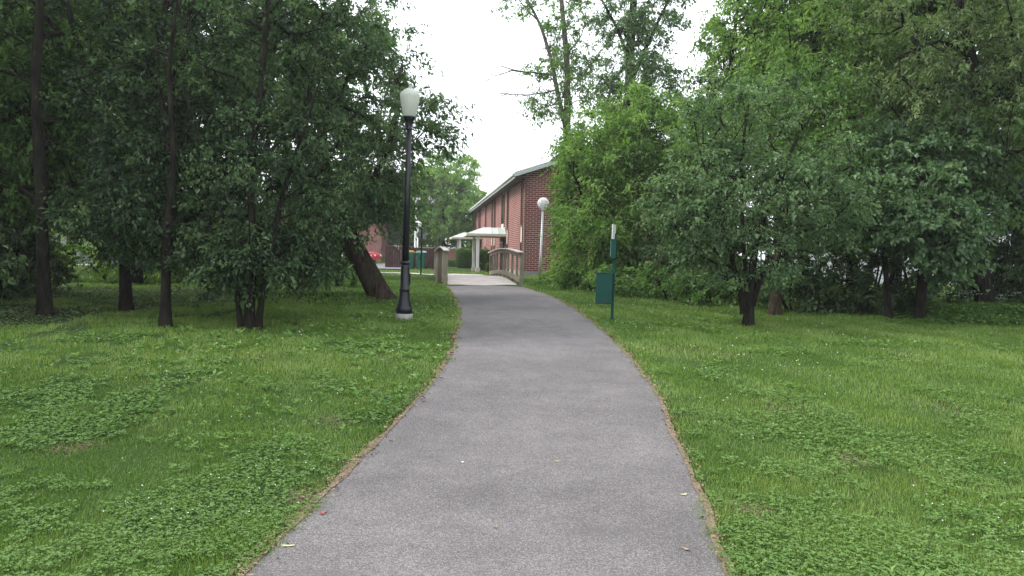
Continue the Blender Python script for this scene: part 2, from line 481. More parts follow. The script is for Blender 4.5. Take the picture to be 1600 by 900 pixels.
# the path also runs back beneath and behind the camera
Lp = np.vstack([[[-1.75, -6.0], [-1.55, 0.0], [-1.42, 2.4]], Lp]); Rp = np.vstack([[[0.85, -6.0], [0.98, 0.0], [1.03, 2.4]], Rp])
def resample(p, n):
    d = np.r_[0, np.cumsum(np.hypot(*np.diff(p, axis=0).T))]
    t = np.linspace(0, d[-1], n)
    q = np.stack([np.interp(t, d, p[:, 0]), np.interp(t, d, p[:, 1])], 1)
    k = np.array([1, 2, 3, 2, 1]) / 9
    for _ in range(3):
        for c in (0, 1): q[2:-2, c] = np.convolve(q[:, c], k, 'valid')
    return q
NP = 420
Lr = resample(Lp, NP); Rr = resample(Rp, NP)
jit = lambda n, s: np.convolve(rng.normal(0, s, n + 6), np.ones(7) / 7, 'same')[3:-3]
Lr[:, 0] += jit(NP, 0.022); Rr[:, 0] += jit(NP, 0.022)
NC = 14
ts = np.linspace(0, 1, NC)
PV = Lr[:, None, :] * (1 - ts)[None, :, None] + Rr[:, None, :] * ts[None, :, None]
crown = 0.022 * (1 - (2 * ts - 1) ** 2)
PZ = H(PV[..., 0], PV[..., 1]) + 0.012 + crown[None, :]
idx = np.arange(NP * NC).reshape(NP, NC)
fc = np.stack([idx[:-1, :-1], idx[:-1, 1:], idx[1:, 1:], idx[1:, :-1]], -1).reshape(-1)
tag(link("path", mesh_np("path", np.concatenate([PV, PZ[..., None]], -1).reshape(-1, 3), fc, 4, M['asphalt'], smooth=True)), kind="structure")
def path_edges(y):
    return np.interp(y, Lr[:, 1], Lr[:, 0]), np.interp(y, Rr[:, 1], Rr[:, 0])

# dry straw and dirt strips along both edges
for q, sgn in ((Lr, -1), (Rr, 1)):
    w_out_ = 0.012 + 0.03 * np.abs(jit(NP, 1.6)); w_in = -0.006 - 0.018 * np.abs(jit(NP, 1.5))
    rows = []
    for w in (w_in, 0 * w_in, w_out_ * 0.5, w_out_):
        xx = q[:, 0] + sgn * w
        rows.append(np.stack([xx, q[:, 1], H(xx, q[:, 1]) + 0.018], 1))
    V = np.stack(rows, 1).reshape(-1, 3)
    idx = np.arange(NP * 4).reshape(NP, 4)
    fc = np.stack([idx[:-1, :-1], idx[:-1, 1:], idx[1:, 1:], idx[1:, :-1]], -1).reshape(-1)
    tag(link("dirt_strip", mesh_np("dirt_strip", V, fc, 4, M['straw'], smooth=True)), kind="structure")

def sheet(name, pts, mat, dz, kind="structure", n=24):
    """four corner ground sheet draped over the terrain"""
    a, b, c, d = [np.array(p, float) for p in pts]
    u = np.linspace(0, 1, n)
    U, W = np.meshgrid(u, u)
    V = (a[None, None] * ((1 - U) * (1 - W))[..., None] + b * (U * (1 - W))[..., None] + c * (U * W)[..., None] + d * ((1 - U) * W)[..., None])
    z = H(V[..., 0], V[..., 1]) + dz
    idx = np.arange(n * n).reshape(n, n)
    fc = np.stack([idx[:-1, :-1], idx[:-1, 1:], idx[1:, 1:], idx[1:, :-1]], -1).reshape(-1)
    return tag(link(name, mesh_np(name, np.concatenate([V, z[..., None]], -1).reshape(-1, 3), fc, 4, mat)), kind=kind)
sheet("pavement", [(-1.0, 35.2), (-3.6, 35.2), (-5.0, 37.2), (-1.6, 37.4)], M['walk'], 0.05)
sheet("pavement", [(-3.7, 36.9), (-30, 41.5), (-30, 43.4), (-4.6, 38.0)], M['walk'], 0.046)
sheet("road", [(-45, 47), (-6.6, 47), (-8.2, 66), (-45, 66)], M['lot'], 0.06)

# ------------------------------------------------------------------ leaves and trees
def unit(v):
    return v / (np.linalg.norm(v, axis=-1, keepdims=True) + 1e-9)
def leaf_arrays(pos, dirs, L, W, tilt=0.55, fold=0.25, r=rng):
    """diamond shaped leaves: pos (n,3), dirs (n,3) pointing along the leaf"""
    n = len(pos)
    d = unit(dirs)
    up = unit(np.array([0, 0, 1.0]) + r.normal(0, tilt, (n, 3)))
    s = unit(np.cross(d, up)); u = np.cross(s, d)
    L = L[:, None]; W = W[:, None]
    b = pos
    m1 = pos + d * L * 0.42 + s * W * 0.5 + u * W * fold
    m2 = pos + d * L * 0.42 - s * W * 0.5 + u * W * fold
    t = pos + d * L - u * L * 0.12
    V = np.stack([b, m1, t, m2], 1).reshape(-1, 3)
    return V, np.arange(4 * n, dtype=np.int32)

def tubes(A, B, ra, rb, n=6):
    """open frustums from A to B"""
    d = unit(B - A)
    ref = np.where(np.abs(d[:, 2:3]) > 0.9, np.array([[1.0, 0, 0]]), np.array([[0, 0, 1.0]]))
    s = unit(np.cross(d, ref)); u = np.cross(s, d)
    a = np.linspace(0, 2 * np.pi, n, endpoint=False)
    ring = s[:, None, :] * np.cos(a)[None, :, None] + u[:, None, :] * np.sin(a)[None, :, None]
    V = np.concatenate([A[:, None] + ring * ra[:, None, None], B[:, None] + ring * rb[:, None, None]], 1)
    k = np.arange(n); k2 = (k + 1) % n
    f = np.stack([k, k2, k2 + n, k + n], -1)
    F = (np.arange(len(A)) * 2 * n)[:, None, None] + f[None]
    return V.reshape(-1, 3), F.reshape(-1)

def trunk_tube(pts, rad, n=14, flare=1.6, seed=0):
    pts = np.array(pts, float)
    m = max(8, int(np.linalg.norm(np.diff(pts, axis=0), axis=1).sum() / 0.12))
    d = np.r_[0, np.cumsum(np.linalg.norm(np.diff(pts, axis=0), axis=1))]
    t = np.linspace(0, d[-1], m)
    q = np.stack([np.interp(t, d, pts[:, k]) for k in range(3)], 1)
    ker = np.ones(5) / 5
    for _ in range(2):
        for k in range(3): q[2:-2, k] = np.convolve(q[:, k], ker, 'valid')
    rr = np.interp(t, d, np.linspace(rad[0], rad[1], len(pts)))
    rr = rr * (1 + (flare - 1) * np.exp(-t / 0.22))
    tg = unit(np.gradient(q, axis=0))
    s = unit(np.cross(tg, np.array([0.0, 1.0, 0.01]))); u = np.cross(s, tg)
    a = np.linspace(0, 2 * np.pi, n, endpoint=False)
    rg = np.random.default_rng(seed)
    ph = rg.uniform(0, 6.28, 4)
    bump = 1 + 0.10 * np.sin(3 * a + ph[0])[None] * np.exp(-t / 0.8)[:, None] + 0.06 * np.sin(5 * a[None] + 2.3 * t[:, None] + ph[1]) + 0.05 * np.sin(2 * a[None] - 3.1 * t[:, None] + ph[2])
    ring = s[:, None] * np.cos(a)[None, :, None] + u[:, None] * np.sin(a)[None, :, None]
    V = q[:, None] + ring * (rr[:, None] * bump)[..., None]
    idx = np.arange(m * n).reshape(m, n)
    k2 = np.roll(idx, -1, axis=1)
    F = np.stack([idx[:-1], k2[:-1], k2[1:], idx[1:]], -1).reshape(-1)
    return V.reshape(-1, 3), F, q, rr

def grow(trunks, blobs, seed, step=0.35, zmin=None):
    """trunks: [(pts, r0, r1)]; blobs: [(centre, radii, count)] -> skeleton and twig tips.
    Every crown point is joined to the nearest node below it, so the limbs fork like limbs."""
    rg = np.random.default_rng(seed)
    nodes = []; par = []; istr = []
    for pts, r0, r1 in trunks:
        V, F, q, rr = trunk_tube(pts, (r0, r1))
        k0 = len(nodes)
        for j in range(0, len(q), 2):
            nodes.append(q[j]); par.append(-1 if j == 0 else len(nodes) - 2); istr.append(True)
    nodes = np.array(nodes)
    att = []
    for c, r, n in blobs:
        v = unit(rg.normal(0, 1, (n, 3))) * (rg.uniform(0.12, 1, (n, 1)) ** 0.45)
        att.append(np.array(c) + v * np.array(r))
    att = np.concatenate(att)
    if zmin is not None: att = att[att[:, 2] > zmin]
    d0 = np.min(np.linalg.norm(att[:, None] - nodes[None], axis=2), axis=1)
    att = att[np.argsort(d0)]
    cap = len(nodes) + len(att) * 26
    N = np.zeros((cap, 3)); N[:len(nodes)] = nodes; cnt = len(nodes)
    par = list(par); tips = []; tdir = []
    low = np.array([t[0][0][2] for t in trunks]).min()
    for a in att:
        dv = a - N[:cnt]
        dist = np.linalg.norm(dv, axis=1)
        hor = np.linalg.norm(dv[:, :2], axis=1)
        cost = dist + 1.1 * np.clip(0.35 * hor - dv[:, 2], 0, None) + 3.0 * np.clip(low + 0.9 - N[:cnt, 2], 0, None)
        k = int(np.argmin(cost))
        n = int(min(24, max(1, round(dist[k] / step))))
        p0 = N[k].copy(); prev = k
        bow = np.array([0, 0, 1.0]) * dist[k] * 0.12
        side = rg.normal(0, 0.06, 3) * dist[k]
        for j in range(1, n + 1):
            t = j / n
            p = p0 + (a - p0) * t + (bow + side) * (4 * t * (1 - t)) + (rg.normal(0, 0.03, 3) if j < n else 0)
            N[cnt] = p; par.append(prev); istr.append(False); prev = cnt; cnt += 1
        tips.append(prev); tdir.append(a - p0)
    N = N[:cnt]; par = np.array(par)
    rad = np.zeros(cnt); acc = np.zeros(cnt)
    acc[tips] += 0.007 ** 2.2
    for k in range(cnt - 1, -1, -1):
        if acc[k] == 0: acc[k] = 0.005 ** 2.2
        rad[k] = acc[k] ** (1 / 2.2)
        if par[k] >= 0: acc[par[k]] += acc[k]
    return N, par, rad, np.array(istr), np.array(tips), np.array(tdir)

def leafy(tips, tdir, center, seed, twigs=6, tw_len=0.45, per=12, size=0.07, aspect=0.6, droop=0.25, tone0=0.5, tone_sd=0.18, bare=0.0, outward=0.5):
    rg = np.random.default_rng(seed + 991)
    keep = rg.random(len(tips)) >= bare
    T = tips[keep]; D = unit(tdir[keep])
    out = unit(T - center)
    n = len(T)
    td = unit(D[:, None] * 0.35 + out[:, None] * outward + rg.normal(0, 0.62, (n, twigs, 3)) - np.array([0, 0, droop]) * 0.5)
    td[..., 2] *= 0.7
    ln = tw_len * rg.uniform(0.5, 1.35, (n, twigs)) * rg.uniform(0.62, 1.3, (n, 1))
    A = np.repeat(T[:, None], twigs, 1) - td * 0.05
    B = A + td * ln[..., None] - np.array([0, 0, 1.0]) * (droop * ln ** 1.5)[..., None]
    t = rg.uniform(0.12, 1.08, (n, twigs, per))
    pos = A[:, :, None] + (B - A)[:, :, None] * t[..., None] + rg.normal(0, 0.035, (n, twigs, per, 3)) * (tw_len / 0.4)
    ld = td[:, :, None] * 0.7 + rg.normal(0, 0.7, (n, twigs, per, 3)) - np.array([0, 0, 0.28 + droop])
    cl = rg.normal(0, tone_sd, (n, 1, 1)) + rg.normal(0, tone_sd * 0.6, (n, twigs, 1)) + rg.normal(0, 0.11, (n, twigs, per)) + tone0
    L = size * np.clip(rg.lognormal(-0.05, 0.33, n * twigs * per), 0.4, 2.0)
    V, F = leaf_arrays(pos.reshape(-1, 3), ld.reshape(-1, 3), L, L * aspect, r=rg)
    return V, F, cl.reshape(-1), A.reshape(-1, 3), B.reshape(-1, 3)

N_LEAVES = 0
def make_tree(name, label, cat, trunks, blobs, leaf, bark, seed, group=None, zmin=None, flare=1.6, limb_scale=1.0, rmin=0.0, **kw):
    """Empty at the foot > trunk (trunks and limbs), crown (twigs' leaves)"""
    global N_LEAVES
    base = np.array(trunks[0][0][0], float)
    root = empty(name, tuple(base), label, cat, group=group)
    N, par, rad, istr, tips, tdir = grow(trunks, blobs, seed, zmin=zmin)
    rad = rad * limb_scale
    Vs = []; Fs = []; off = 0
    for k, (pts, r0, r1) in enumerate(trunks):
        V, F, q, rr = trunk_tube(pts, (r0, r1), seed=seed + k, flare=flare)
        Vs.append(V); Fs.append(F + off); off += len(V)
    e = np.where((par >= 0) & (~istr))[0]
    mx = max(t[1] for t in trunks) * 0.5
    rc = np.minimum(rad[e], mx)
    rp = np.where(istr[par[e]], np.minimum(rc * 1.35, mx), np.minimum(np.minimum(rad[par[e]], rc * 1.3), mx))
    A = N[par[e]]; B = N[e]
    big = rc > 0.02
    for msk, ns in ((big, 7), (~big, 4)):
        if msk.any():
            V, F = tubes(A[msk], B[msk] + unit(B[msk] - A[msk]) * rc[msk][:, None] * 0.3, rp[msk], rc[msk], ns)
            Vs.append(V); Fs.append(F + off); off += len(V)
    tp = N[tips]
    center = tp.mean(0); center[2] -= 0.5
    V, F, tone, TA, TB = leafy(tp, tdir, center, seed, **kw)
    N_LEAVES += len(tone)
    V2, F2 = tubes(TA, TB, np.full(len(TA), 0.0045), np.full(len(TA), 0.002), 3)
    Vs.append(V2); Fs.append(F2 + off); off += len(V2)
    link("trunk", mesh_np("trunk", np.concatenate(Vs) - base, np.concatenate(Fs), 4, M[bark], smooth=True), root)
    link("crown", mesh_np("crown", V - base, F, 4, M[leaf], tone), root)
    return root

def B_(px, py, d, rx, ry, rd, n):
    """crown lobe given where it shows in the photo: centre, half sizes in photo pixels, half depth in metres"""
    return (P(px, py, d), np.array([rx * d / FPX, rd, ry * d / FPX]), n)
def base_at(px, py, sink=0.08):
    g = G(px, py); g[2] -= sink
    return g

# ------------------------------------------------------------------ brick apartment building (front gable faces the path)
BROT = math.atan(0.122)
bc = np.array([(817 - 800) / FPX * 39 + 0.02, 39.0])          # near corner on the ground
bx = P(817, 430, 39)
bz = 0.45
bld = empty("brick_building", (bx[0], 39.0, bz), "long two-storey dark red brick building with pale metal eaves beyond the footbridge", "building", rz=BROT)
BH = 5.22; BL = 36.5; BW = 11.0; FH = 0.42
w = MB()
w.box((0, 0, FH), (BW, BL, BH))
w.prism([(0, BH), (BW, BH), (BW / 2, BH + BW / 2 * 0.34)], 0.0, BL)
w.build("wall", M['brick'], bld)
MB().box((-0.03, -0.03, -0.8), (BW + 0.03, BL + 0.03, FH)).build("foundation", M['concrete'], bld)
sl = 0.34; ov = 0.55; th = 0.16; yo = 0.5
r = MB()
zr = BH + BW / 2 * sl + 0.03
r.prism([(-ov, BH - ov * sl + 0.05), (BW / 2, zr + 0.02), (BW + ov, BH - ov * sl + 0.05), (BW + ov, BH - ov * sl + 0.05 + th), (BW / 2, zr + th + 0.02), (-ov, BH - ov * sl + 0.05 + th)], -yo, BL + yo)
roof = r.build("roof", M['roof_metal'], bld)
fa = MB()
e0 = BH - ov * sl + 0.02
for s_, xx in ((1, -ov - 0.03), (-1, BW + ov + 0.03)):
    fa.box((min(xx, xx + s_ * 0.03), -yo, e0 - 0.12), (max(xx, xx + s_ * 0.03), BL + yo, e0 + 0.16))
for yy in (-yo - 0.035, BL + yo + 0.004):
    for a, b in ((( -ov - 0.03, e0 - 0.02), (BW / 2, zr - 0.01)), ((BW / 2, zr - 0.01), (BW + ov + 0.03, e0 - 0.02))):
        fa.prism([(a[0], a[1] - 0.04), (b[0], b[1] - 0.04), (b[0], b[1] + 0.18), (a[0], a[1] + 0.18)], yy, yy + 0.03)
fa.build("fascia", M['fascia'], bld)
MB().box((-ov, -yo + 0.0, e0 - 0.06), (-0.002, BL + yo, e0 - 0.03)).build("soffit", M['dark'], bld)
g = MB()
g.box((-ov - 0.13, -yo, e0 + 0.0), (-ov - 0.034, BL + yo, e0 + 0.11))
g.build("gutter", M['fascia'], bld)
def facade_strip(y, wd, kind):
    """full height recessed window strip in the left facade"""
    h0, h1 = FH + 0.02, BH - 0.2
    f = MB()
    f.box((-0.05, y, h0), (0.0 - 0.004, y + 0.07, h1)); f.box((-0.05, y + wd - 0.07, h0), (-0.004, y + wd, h1))
    f.box((-0.045, y + 0.07, 2.62), (-0.004, y + wd - 0.07, 2.72)); f.box((-0.045, y + 0.07, h1 - 0.07), (-0.004, y + wd - 0.07, h1))
    fr = f.build("window", M['brown_panel'], bld)
    p = MB(); p.box((-0.028, y + 0.07, 1.85), (-0.006, y + wd - 0.07, 2.62)); p.build("white_panel", M['trim'], fr)
    p = MB(); p.box((-0.024, y + 0.07, 2.72), (-0.006, y + wd - 0.07, h1 - 0.07)); p.box((-0.024, y + 0.07, 1.0), (-0.006, y + wd - 0.07, 1.85)); p.build("pane", M['glass'], fr)
    p = MB(); p.box((-0.026, y + 0.07, h0), (-0.006, y + wd - 0.07, 1.0)); p.build("lower_panel", M['brown_panel'], fr)
for y, wd in ((0.35, 0.75), (6.6, 0.7), (14.2, 0.8), (16.0, 0.8), (21.2, 0.8), (26.5, 0.8), (31.5, 0.8)):
    facade_strip(y, wd, 0)
# stairwell window strip above the entrance, with its door
def entrance(y):
    f = MB(); f.box((-0.06, y, 2.45), (-0.004, y + 0.1, BH - 0.2)); f.box((-0.06, y + 1.5, 2.45), (-0.004, y + 1.6, BH - 0.2))
    f.box((-0.055, y + 0.1, BH - 0.3), (-0.004, y + 1.5, BH - 0.2))
    fr = f.build("stair_window", M['brown_panel'], bld)
    p = MB(); p.box((-0.03, y + 0.1, 3.1), (-0.006, y + 1.5, BH - 0.3)); p.build("pane", M['glass'], fr)
    p = MB(); p.box((-0.035, y + 0.1, 2.45), (-0.006, y + 1.5, 3.1)); p.build("white_panel", M['trim'], fr)
    d = MB(); d.box((-0.05, y + 0.2, 0.1), (-0.004, y + 1.25, 2.2)); dr = d.build("door", M['dark'], bld)
    MB().box((-0.062, y + 0.34, 1.05), (-0.0515, y + 0.95, 2.0)).build("door_pane", M['glass'], dr)
    MB().box((-0.12, y + 1.08, 1.0), (-0.051, y + 1.12, 1.18)).build("handle", M['galv'], dr)
    l_ = MB().lathe([(0.0, -0.09), (0.06, -0.07), (0.09, 0), (0.06, 0.07), (0.0, 0.09)], 12, -0.16, y - 0.2, 1.95, cap=False)
    l_.build("wall_lamp", M['globe'], bld)
    f = MB(); f.box((-0.07, y + 0.12, 0.08), (-0.052, y + 0.18, 2.3)); f.box((-0.07, y + 1.28, 0.08), (-0.052, y + 1.34, 2.3)); f.box((-0.07, y + 0.12, 2.22), (-0.051, y + 1.34, 2.3)); f.build("door_frame", M['brown_panel'], dr)
entrance(8.7); entrance(26.9)
def canopy(y0, y1, out, z0):
    """hipped standing seam porch roof on two columns"""
    xo = -out
    c = MB()
    z1 = z0 + 0.12; zt = z0 + 0.54
    ins = 0.75
    A = [(xo, y0), (-0.01, y0), (-0.01, y1), (xo, y1)]
    c.box((xo, y0, z0), (-0.01, y1, z1 - 0.002))
    ca = c.build("entrance_canopy", M['trim'], bld)
    q = MB()
    e = 0.08
    a0 = (xo - e, y0 - e, z1); a1 = (-0.012, y0 - e, z1); a2 = (-0.012, y1 + e, z1); a3 = (xo - e, y1 + e, z1)
    t0 = (xo + 1.0, y0 + ins, zt); t1 = (-0.012, y0 + ins, zt); t2 = (-0.012, y1 - ins, zt); t3 = (xo + 1.0, y1 - ins, zt)
    for f in ((a0, a1, t1, t0), (a1, a2, t2, t1), (a2, a3, t3, t2), (a3, a0, t0, t3), (t0, t1, t2, t3), (a3, a2, a1, a0)): q.poly(f)
    # standing seams
    def seam(p, r_):
        q.bar(p, r_, 0.025, 0.05)
    for k in range(6):
        x = xo + 0.15 + k * (out - 0.2) / 5
        tx = max(x, xo + 1.0); f = (tx - xo + e) and min(1, (x - xo + e) / (1.0 + e))
        seam((x, y0 - e, z1 + 0.02), (x, y0 - e + (ins + e) * f, z1 + 0.02 + (zt - z1) * f))
    nn = int((y1 - y0) / 0.45)
    for k in range(nn):
        y = y0 + 0.2 + k * (y1 - y0 - 0.4) / (nn - 1)
        f = min(1, (y - y0 + e) / (ins + e), (y1 + e - y) / (ins + e))
        seam((xo - e, y, z1 + 0.02), (xo - e + (1.0 + e) * f, y, z1 + 0.02 + (zt - z1) * f))
    q.build("canopy_roof", M['roof_metal'], ca, fix=False)
    q = MB().box((xo - e - 0.02, y0 - e - 0.02, z1 - 0.11), (-0.014, y0 - e - 0.002, z1 + 0.03))
    q.box((xo - e - 0.02, y0 - e, z1 - 0.11), (xo - e - 0.002, y1 + e, z1 + 0.03)); q.build("canopy_gutter", M['trim'], ca)
    for yy in (y0 + 0.25, y1 - 0.25):
        MB().box((xo + 0.52, yy - 0.08, -0.3), (xo + 0.68, yy + 0.08, z0 - 0.002)).build("column", M['white'], ca)
        MB().box((xo + 0.49, yy - 0.13, -0.3), (xo + 0.75, yy + 0.13, 0.42)).build("column_base", M['trim'], ca)
canopy(7.6, 11.4, 2.25, 2.28)
canopy(25.2, 29.0, 2.35, 2.45)
MB().box((0.05, -0.055, FH), (0.13, -0.006, BH - 0.25)).build("downspout", M['brown_panel'], bld)

# low brick building seen left of the leaning trunk, beyond the car park
fb = empty("brick_building", (-22.0, 74.0, gz(-22, 74)), "far red brick building behind the leaning trunk and the parked cars", "building", rz=R(4))
MB().box((-14, 0, -0.5), (9.6, 12, 4.2)).build("wall", M['brick_far'], fb)
r = MB(); r.prism([(-0.5, 4.15), (6, 6.6), (12.5, 4.15), (12.5, 4.35), (6, 6.85), (-0.5, 4.35)], -10.2, 14.5)
ro = r.build("roof", M['shingle'], fb); ro.rotation_euler = (0, 0, R(90)); ro.location = (0, 0, 0)
ro.rotation_euler = (0, 0, R(-90)); ro.location = (0, 12.0, 0)
for x in (-11, -6, -1, 4):
    f = MB(); f.box((x, -0.05, 1.1), (x + 1.2, -0.004, 2.5)); f = f.build("window", M['white'], fb)
    MB().box((x + 0.08, -0.058, 1.18), (x + 1.12, -0.052, 2.42)).build("pane", M['glass'], f)
wl = empty("brick_wall", (-8.0, 72.0, gz(-8, 72)), "low plain red brick wall between the brown enclosure and the first clipped hedge", "wall")
MB().box((-0.3, 0, -0.4), (5.6, 0.3, 1.35)).build("wall_face", M['brick_far'], wl)
MB().box((-0.36, -0.05, 1.352), (5.66, 0.35, 1.44)).build("coping", M['concrete'], wl)

# ------------------------------------------------------------------ footbridge
def deckz(t):           # t 0..1 along the bridge
    return 0.66 + 0.16 * math.sin(math.pi * t)
br0 = np.array([-0.91, 25.0]); bdir = np.array([-0.132, 1.0]); bdir /= np.linalg.norm(bdir)
BRL = 9.6; BWH = 1.15
brg = empty("footbridge", (br0[0], br0[1], 0.0), "humped wooden footbridge of weathered grey planks at the end of the path", "bridge", rz=math.atan2(-bdir[0], bdir[1]))
d = MB()
npl = 66
for k in range(npl):
    a = (k + 0.06) / npl; b = (k + 0.94) / npl
    za, zb = deckz(a), deckz(b); dz = random.uniform(-0.004, 0.004)
    y0, y1 = a * BRL, b * BRL
    x0, x1 = -BWH + 0.02, BWH - 0.02
    top = [(x0, y0, za + dz), (x1, y0, za + dz), (x1, y1, zb + dz), (x0, y1, zb + dz)]
    bot = [(x, y, z - 0.045) for x, y, z in top]
    u = k * 1.7
    for q in ((0, 1, 2, 3),):
        d.poly([top[i] for i in q], [(u + top[i][0], top[i][1] + u) for i in q])
    d.poly([bot[i] for i in (3, 2, 1, 0)])
    for i in range(4):
        j = (i + 1) % 4
        d.poly([bot[i], bot[j], top[j], top[i]])
d.build("deck", M['wood_deck'], brg, fix=False)
for sx in (-0.95, 0.95):
    b = MB()
    for k in range(12):
        a, c = k / 12, (k + 1) / 12
        b.bar((sx, a * BRL, deckz(a) - 0.17), (sx, c * BRL, deckz(c) - 0.17), 0.1, 0.24)
    b.build("beam", M['wood'], brg, fix=False)
for yy in (-0.12, BRL + 0.0):
    MB().box((-1.22, yy, -0.8), (1.22, yy + 0.12, 0.60)).build("abutment", M['concrete'], brg)
NPOST = 9
for side in (-1, 1):
    x = side * (BWH + 0.05)
    rl = bpy.data.objects.new("railing", None); col.objects.link(rl); rl.parent = brg
    tops = []
    for k in range(NPOST):
        t = 0.008 + k / (NPOST - 1) * 0.984
        z = deckz(t)
        hh = 1.02 if 0 < k < NPOST - 1 else 1.03
        w_ = (0.021 if side < 0 else 0.04) if 0 < k < NPOST - 1 else 0.065
        MB().box((x - w_ + (side > 0) * 0.03, t * BRL - 0.07, z - 0.45), (x + w_ + (side > 0) * 0.03, t * BRL + 0.07, z + hh)).build("post", M['wood'], rl, bevel=0.006)
        tops.append((t * BRL, z))
    for nm, h0, hw, hh in (("handrail", 0.96, 0.032, 0.13), ("lower_rail", 0.17, 0.032, 0.15)):
        b = MB(); xi = x - side * 0.06 + (side > 0) * 0.03
        for k in range(NPOST - 1):
            (ya, za), (yb, zb) = tops[k], tops[k + 1]
            if k == 0: ya -= 0.07
            b.bar((xi, ya, za + h0), (xi, yb, zb + h0), hw, hh)
        b.build(nm, M['wood'], rl, fix=False)
    b = MB()
    for k in range(NPOST - 1):
        (ya, za), (yb, zb) = tops[k], tops[k + 1]
        if k == 0: ya -= 0.12
        if k == NPOST - 2: yb += 0.12
        b.bar((x - side * 0.02, ya, za + 1.06), (x - side * 0.02, yb, zb + 1.06), 0.18, 0.035)
    b.build("cap_rail", M['wood_deck'], rl, fix=False)

# ------------------------------------------------------------------ street lamp with acorn glass
LEAN = R(0.7)
g = G(631, 499)
lp = empty("street_lamp", tuple(g), "black post-top street lamp with ribbed acorn glass on the left lawn", "street lamp", rot=(0, LEAN, R(20)))
D_ = g[1]
k_ = D_ / FPX                     # metres per photo pixel at the lamp
Hh = 360 * k_
MB().lathe([(0.155, -0.25), (0.155, 0.09), (0.148, 0.10)], 28).build("concrete_base", M['concrete'], lp)
MB().lathe([(0.145, 0.102), (0.145, 0.20), (0.138, 0.21), (0.132, 0.215), (0.128, 0.235), (0.105, 0.30), (0.092, 0.38), (0.085, 0.47), (0.083, 0.50), (0.094, 0.505), (0.094, 0.525), (0.078, 0.53), (0.074, 0.9), (0.072, 0.955)], 28).build("pedestal", M['black'], lp)
MB().lathe([(0.072, 0.957), (0.088, 0.96), (0.090, 0.985), (0.078, 1.0), (0.058, 1.01)], 28).build("collar", M['black'], lp)
MB().lathe([(0.0575, 1.0), (0.050, 2.2), (0.043, Hh - 0.72)], 24).build("pole", M['black'], lp)
MB().lathe([(0.043, Hh - 0.73), (0.055, Hh - 0.72), (0.055, Hh - 0.70), (0.046, Hh - 0.68), (0.06, Hh - 0.60), (0.085, Hh - 0.545), (0.105, Hh - 0.52), (0.105, Hh - 0.495)], 28).build("fitter", M['black'], lp)
gl = MB().lathe([(0.098, Hh - 0.494), (0.118, Hh - 0.44), (0.145, Hh - 0.30), (0.168, Hh - 0.17), (0.174, Hh - 0.135), (0.172, Hh - 0.12), (0.150, Hh - 0.085), (0.118, Hh - 0.055), (0.08, Hh - 0.03), (0.04, Hh - 0.012), (0.03, Hh)], 72, cap=False).build("glass_globe", M['acorn'], lp)
MB().lathe([(0.028, Hh - 0.005), (0.034, Hh + 0.005), (0.018, Hh + 0.02), (0.022, Hh + 0.032), (0.008, Hh + 0.05)], 14).build("finial", M['acorn'], lp)
MB().lathe([(0.02, Hh - 0.48), (0.02, Hh - 0.36), (0.035, Hh - 0.33), (0.035, Hh - 0.22), (0.01, Hh - 0.19)], 12).build("bulb", M['globe'], lp)
MB().box((0.083, -0.03, 0.6), (0.0785 + 0.012, 0.03, 0.8)).build("access_cover", M['black'], lp)

# globe lamps
def globe_lamp(px, py, dd, label, lean):
    g = G(px, py) if dd is None else np.array([P(px, py, dd)[0], dd, gz(P(px, py, dd)[0], dd)])
    o = empty("globe_lamp", tuple(g), label, "street lamp", rot=(0, lean, 0), group="white globe lamps beyond the bridge")
    MB().lathe([(0.06, -0.3), (0.055, 1.2), (0.048, 1.21), (0.042, 2.92)], 16).build("pole", M['galv'], o)
    MB().lathe([(0.05, 2.90), (0.085, 2.92), (0.085, 2.97), (0.07, 2.98)], 16).build("fitter", M['white'], o)
    pr = [(max(0.002, 0.245 * math.sin(a)), 3.20 - 0.245 * math.cos(a)) for a in np.linspace(0.28, math.pi, 20)]
    MB().lathe(pr, 32, cap=False).build("globe", M['globe'], o)
    return o
globe_lamp(843, 437, None, "white globe lamp on a slim pole before the brick gable", R(1.5))
o = globe_lamp(652, 418, 58.5, "distant white globe lamp behind the brown enclosure left of the bridge", R(0.3))

# white tapered light pole
p_ = P(649, 400, 60)
o = empty("light_pole", (p_[0], 60, gz(p_[0], 60)), "thin white tapered light pole rising behind the brown enclosure", "light pole")
MB().lathe([(0.12, -0.3), (0.11, 1.5), (0.065, 4.2), (0.045, 5.1)], 14).build("pole", M['white'], o)
MB().box((-0.25, -0.08, 5.08), (0.3, 0.08, 5.22)).build("lamp_head", M['white'], o, bevel=0.02)

# ------------------------------------------------------------------ pet waste station
g = G(956, 502)
k_ = g[1] / FPX
ps = empty("pet_waste_station", tuple(g), "dark green post with a hanging waste bin and bag dispenser beside the path", "waste station", rot=(0, R(0.75), R(-14)))
MB().box((-0.025, -0.02, -0.3), (0.025, 0.02, 137 * k_)).build("post", M['green_paint'], ps, bevel=0.004)
z0, z1 = 27 * k_, 74 * k_
for zz in (0.10, 0.30, 0.45):
    MB().lathe([(0.009, -0.006), (0.009, 0.0), (0.005, 0.004)], 8, 0.0, 0.0, 0.0).build("bolt", M['galv'], ps).location = (0.0, 0.0205, z0 + zz)
bn = MB().box((-0.29, -0.165, z0), (-0.0, -0.024, z1)).build("bin", M['green_paint'], ps, bevel=0.012)
l_ = MB().box((-0.30, -0.175, z1 + 0.001), (0.01, -0.02, z1 + 0.02)).build("lid", M['green_paint'], bn, bevel=0.004)
MB().box((-0.20, -0.170, z0 + 0.05), (-0.09, -0.1655, z0 + 0.075)).build("label_plate", M['dark'], bn)
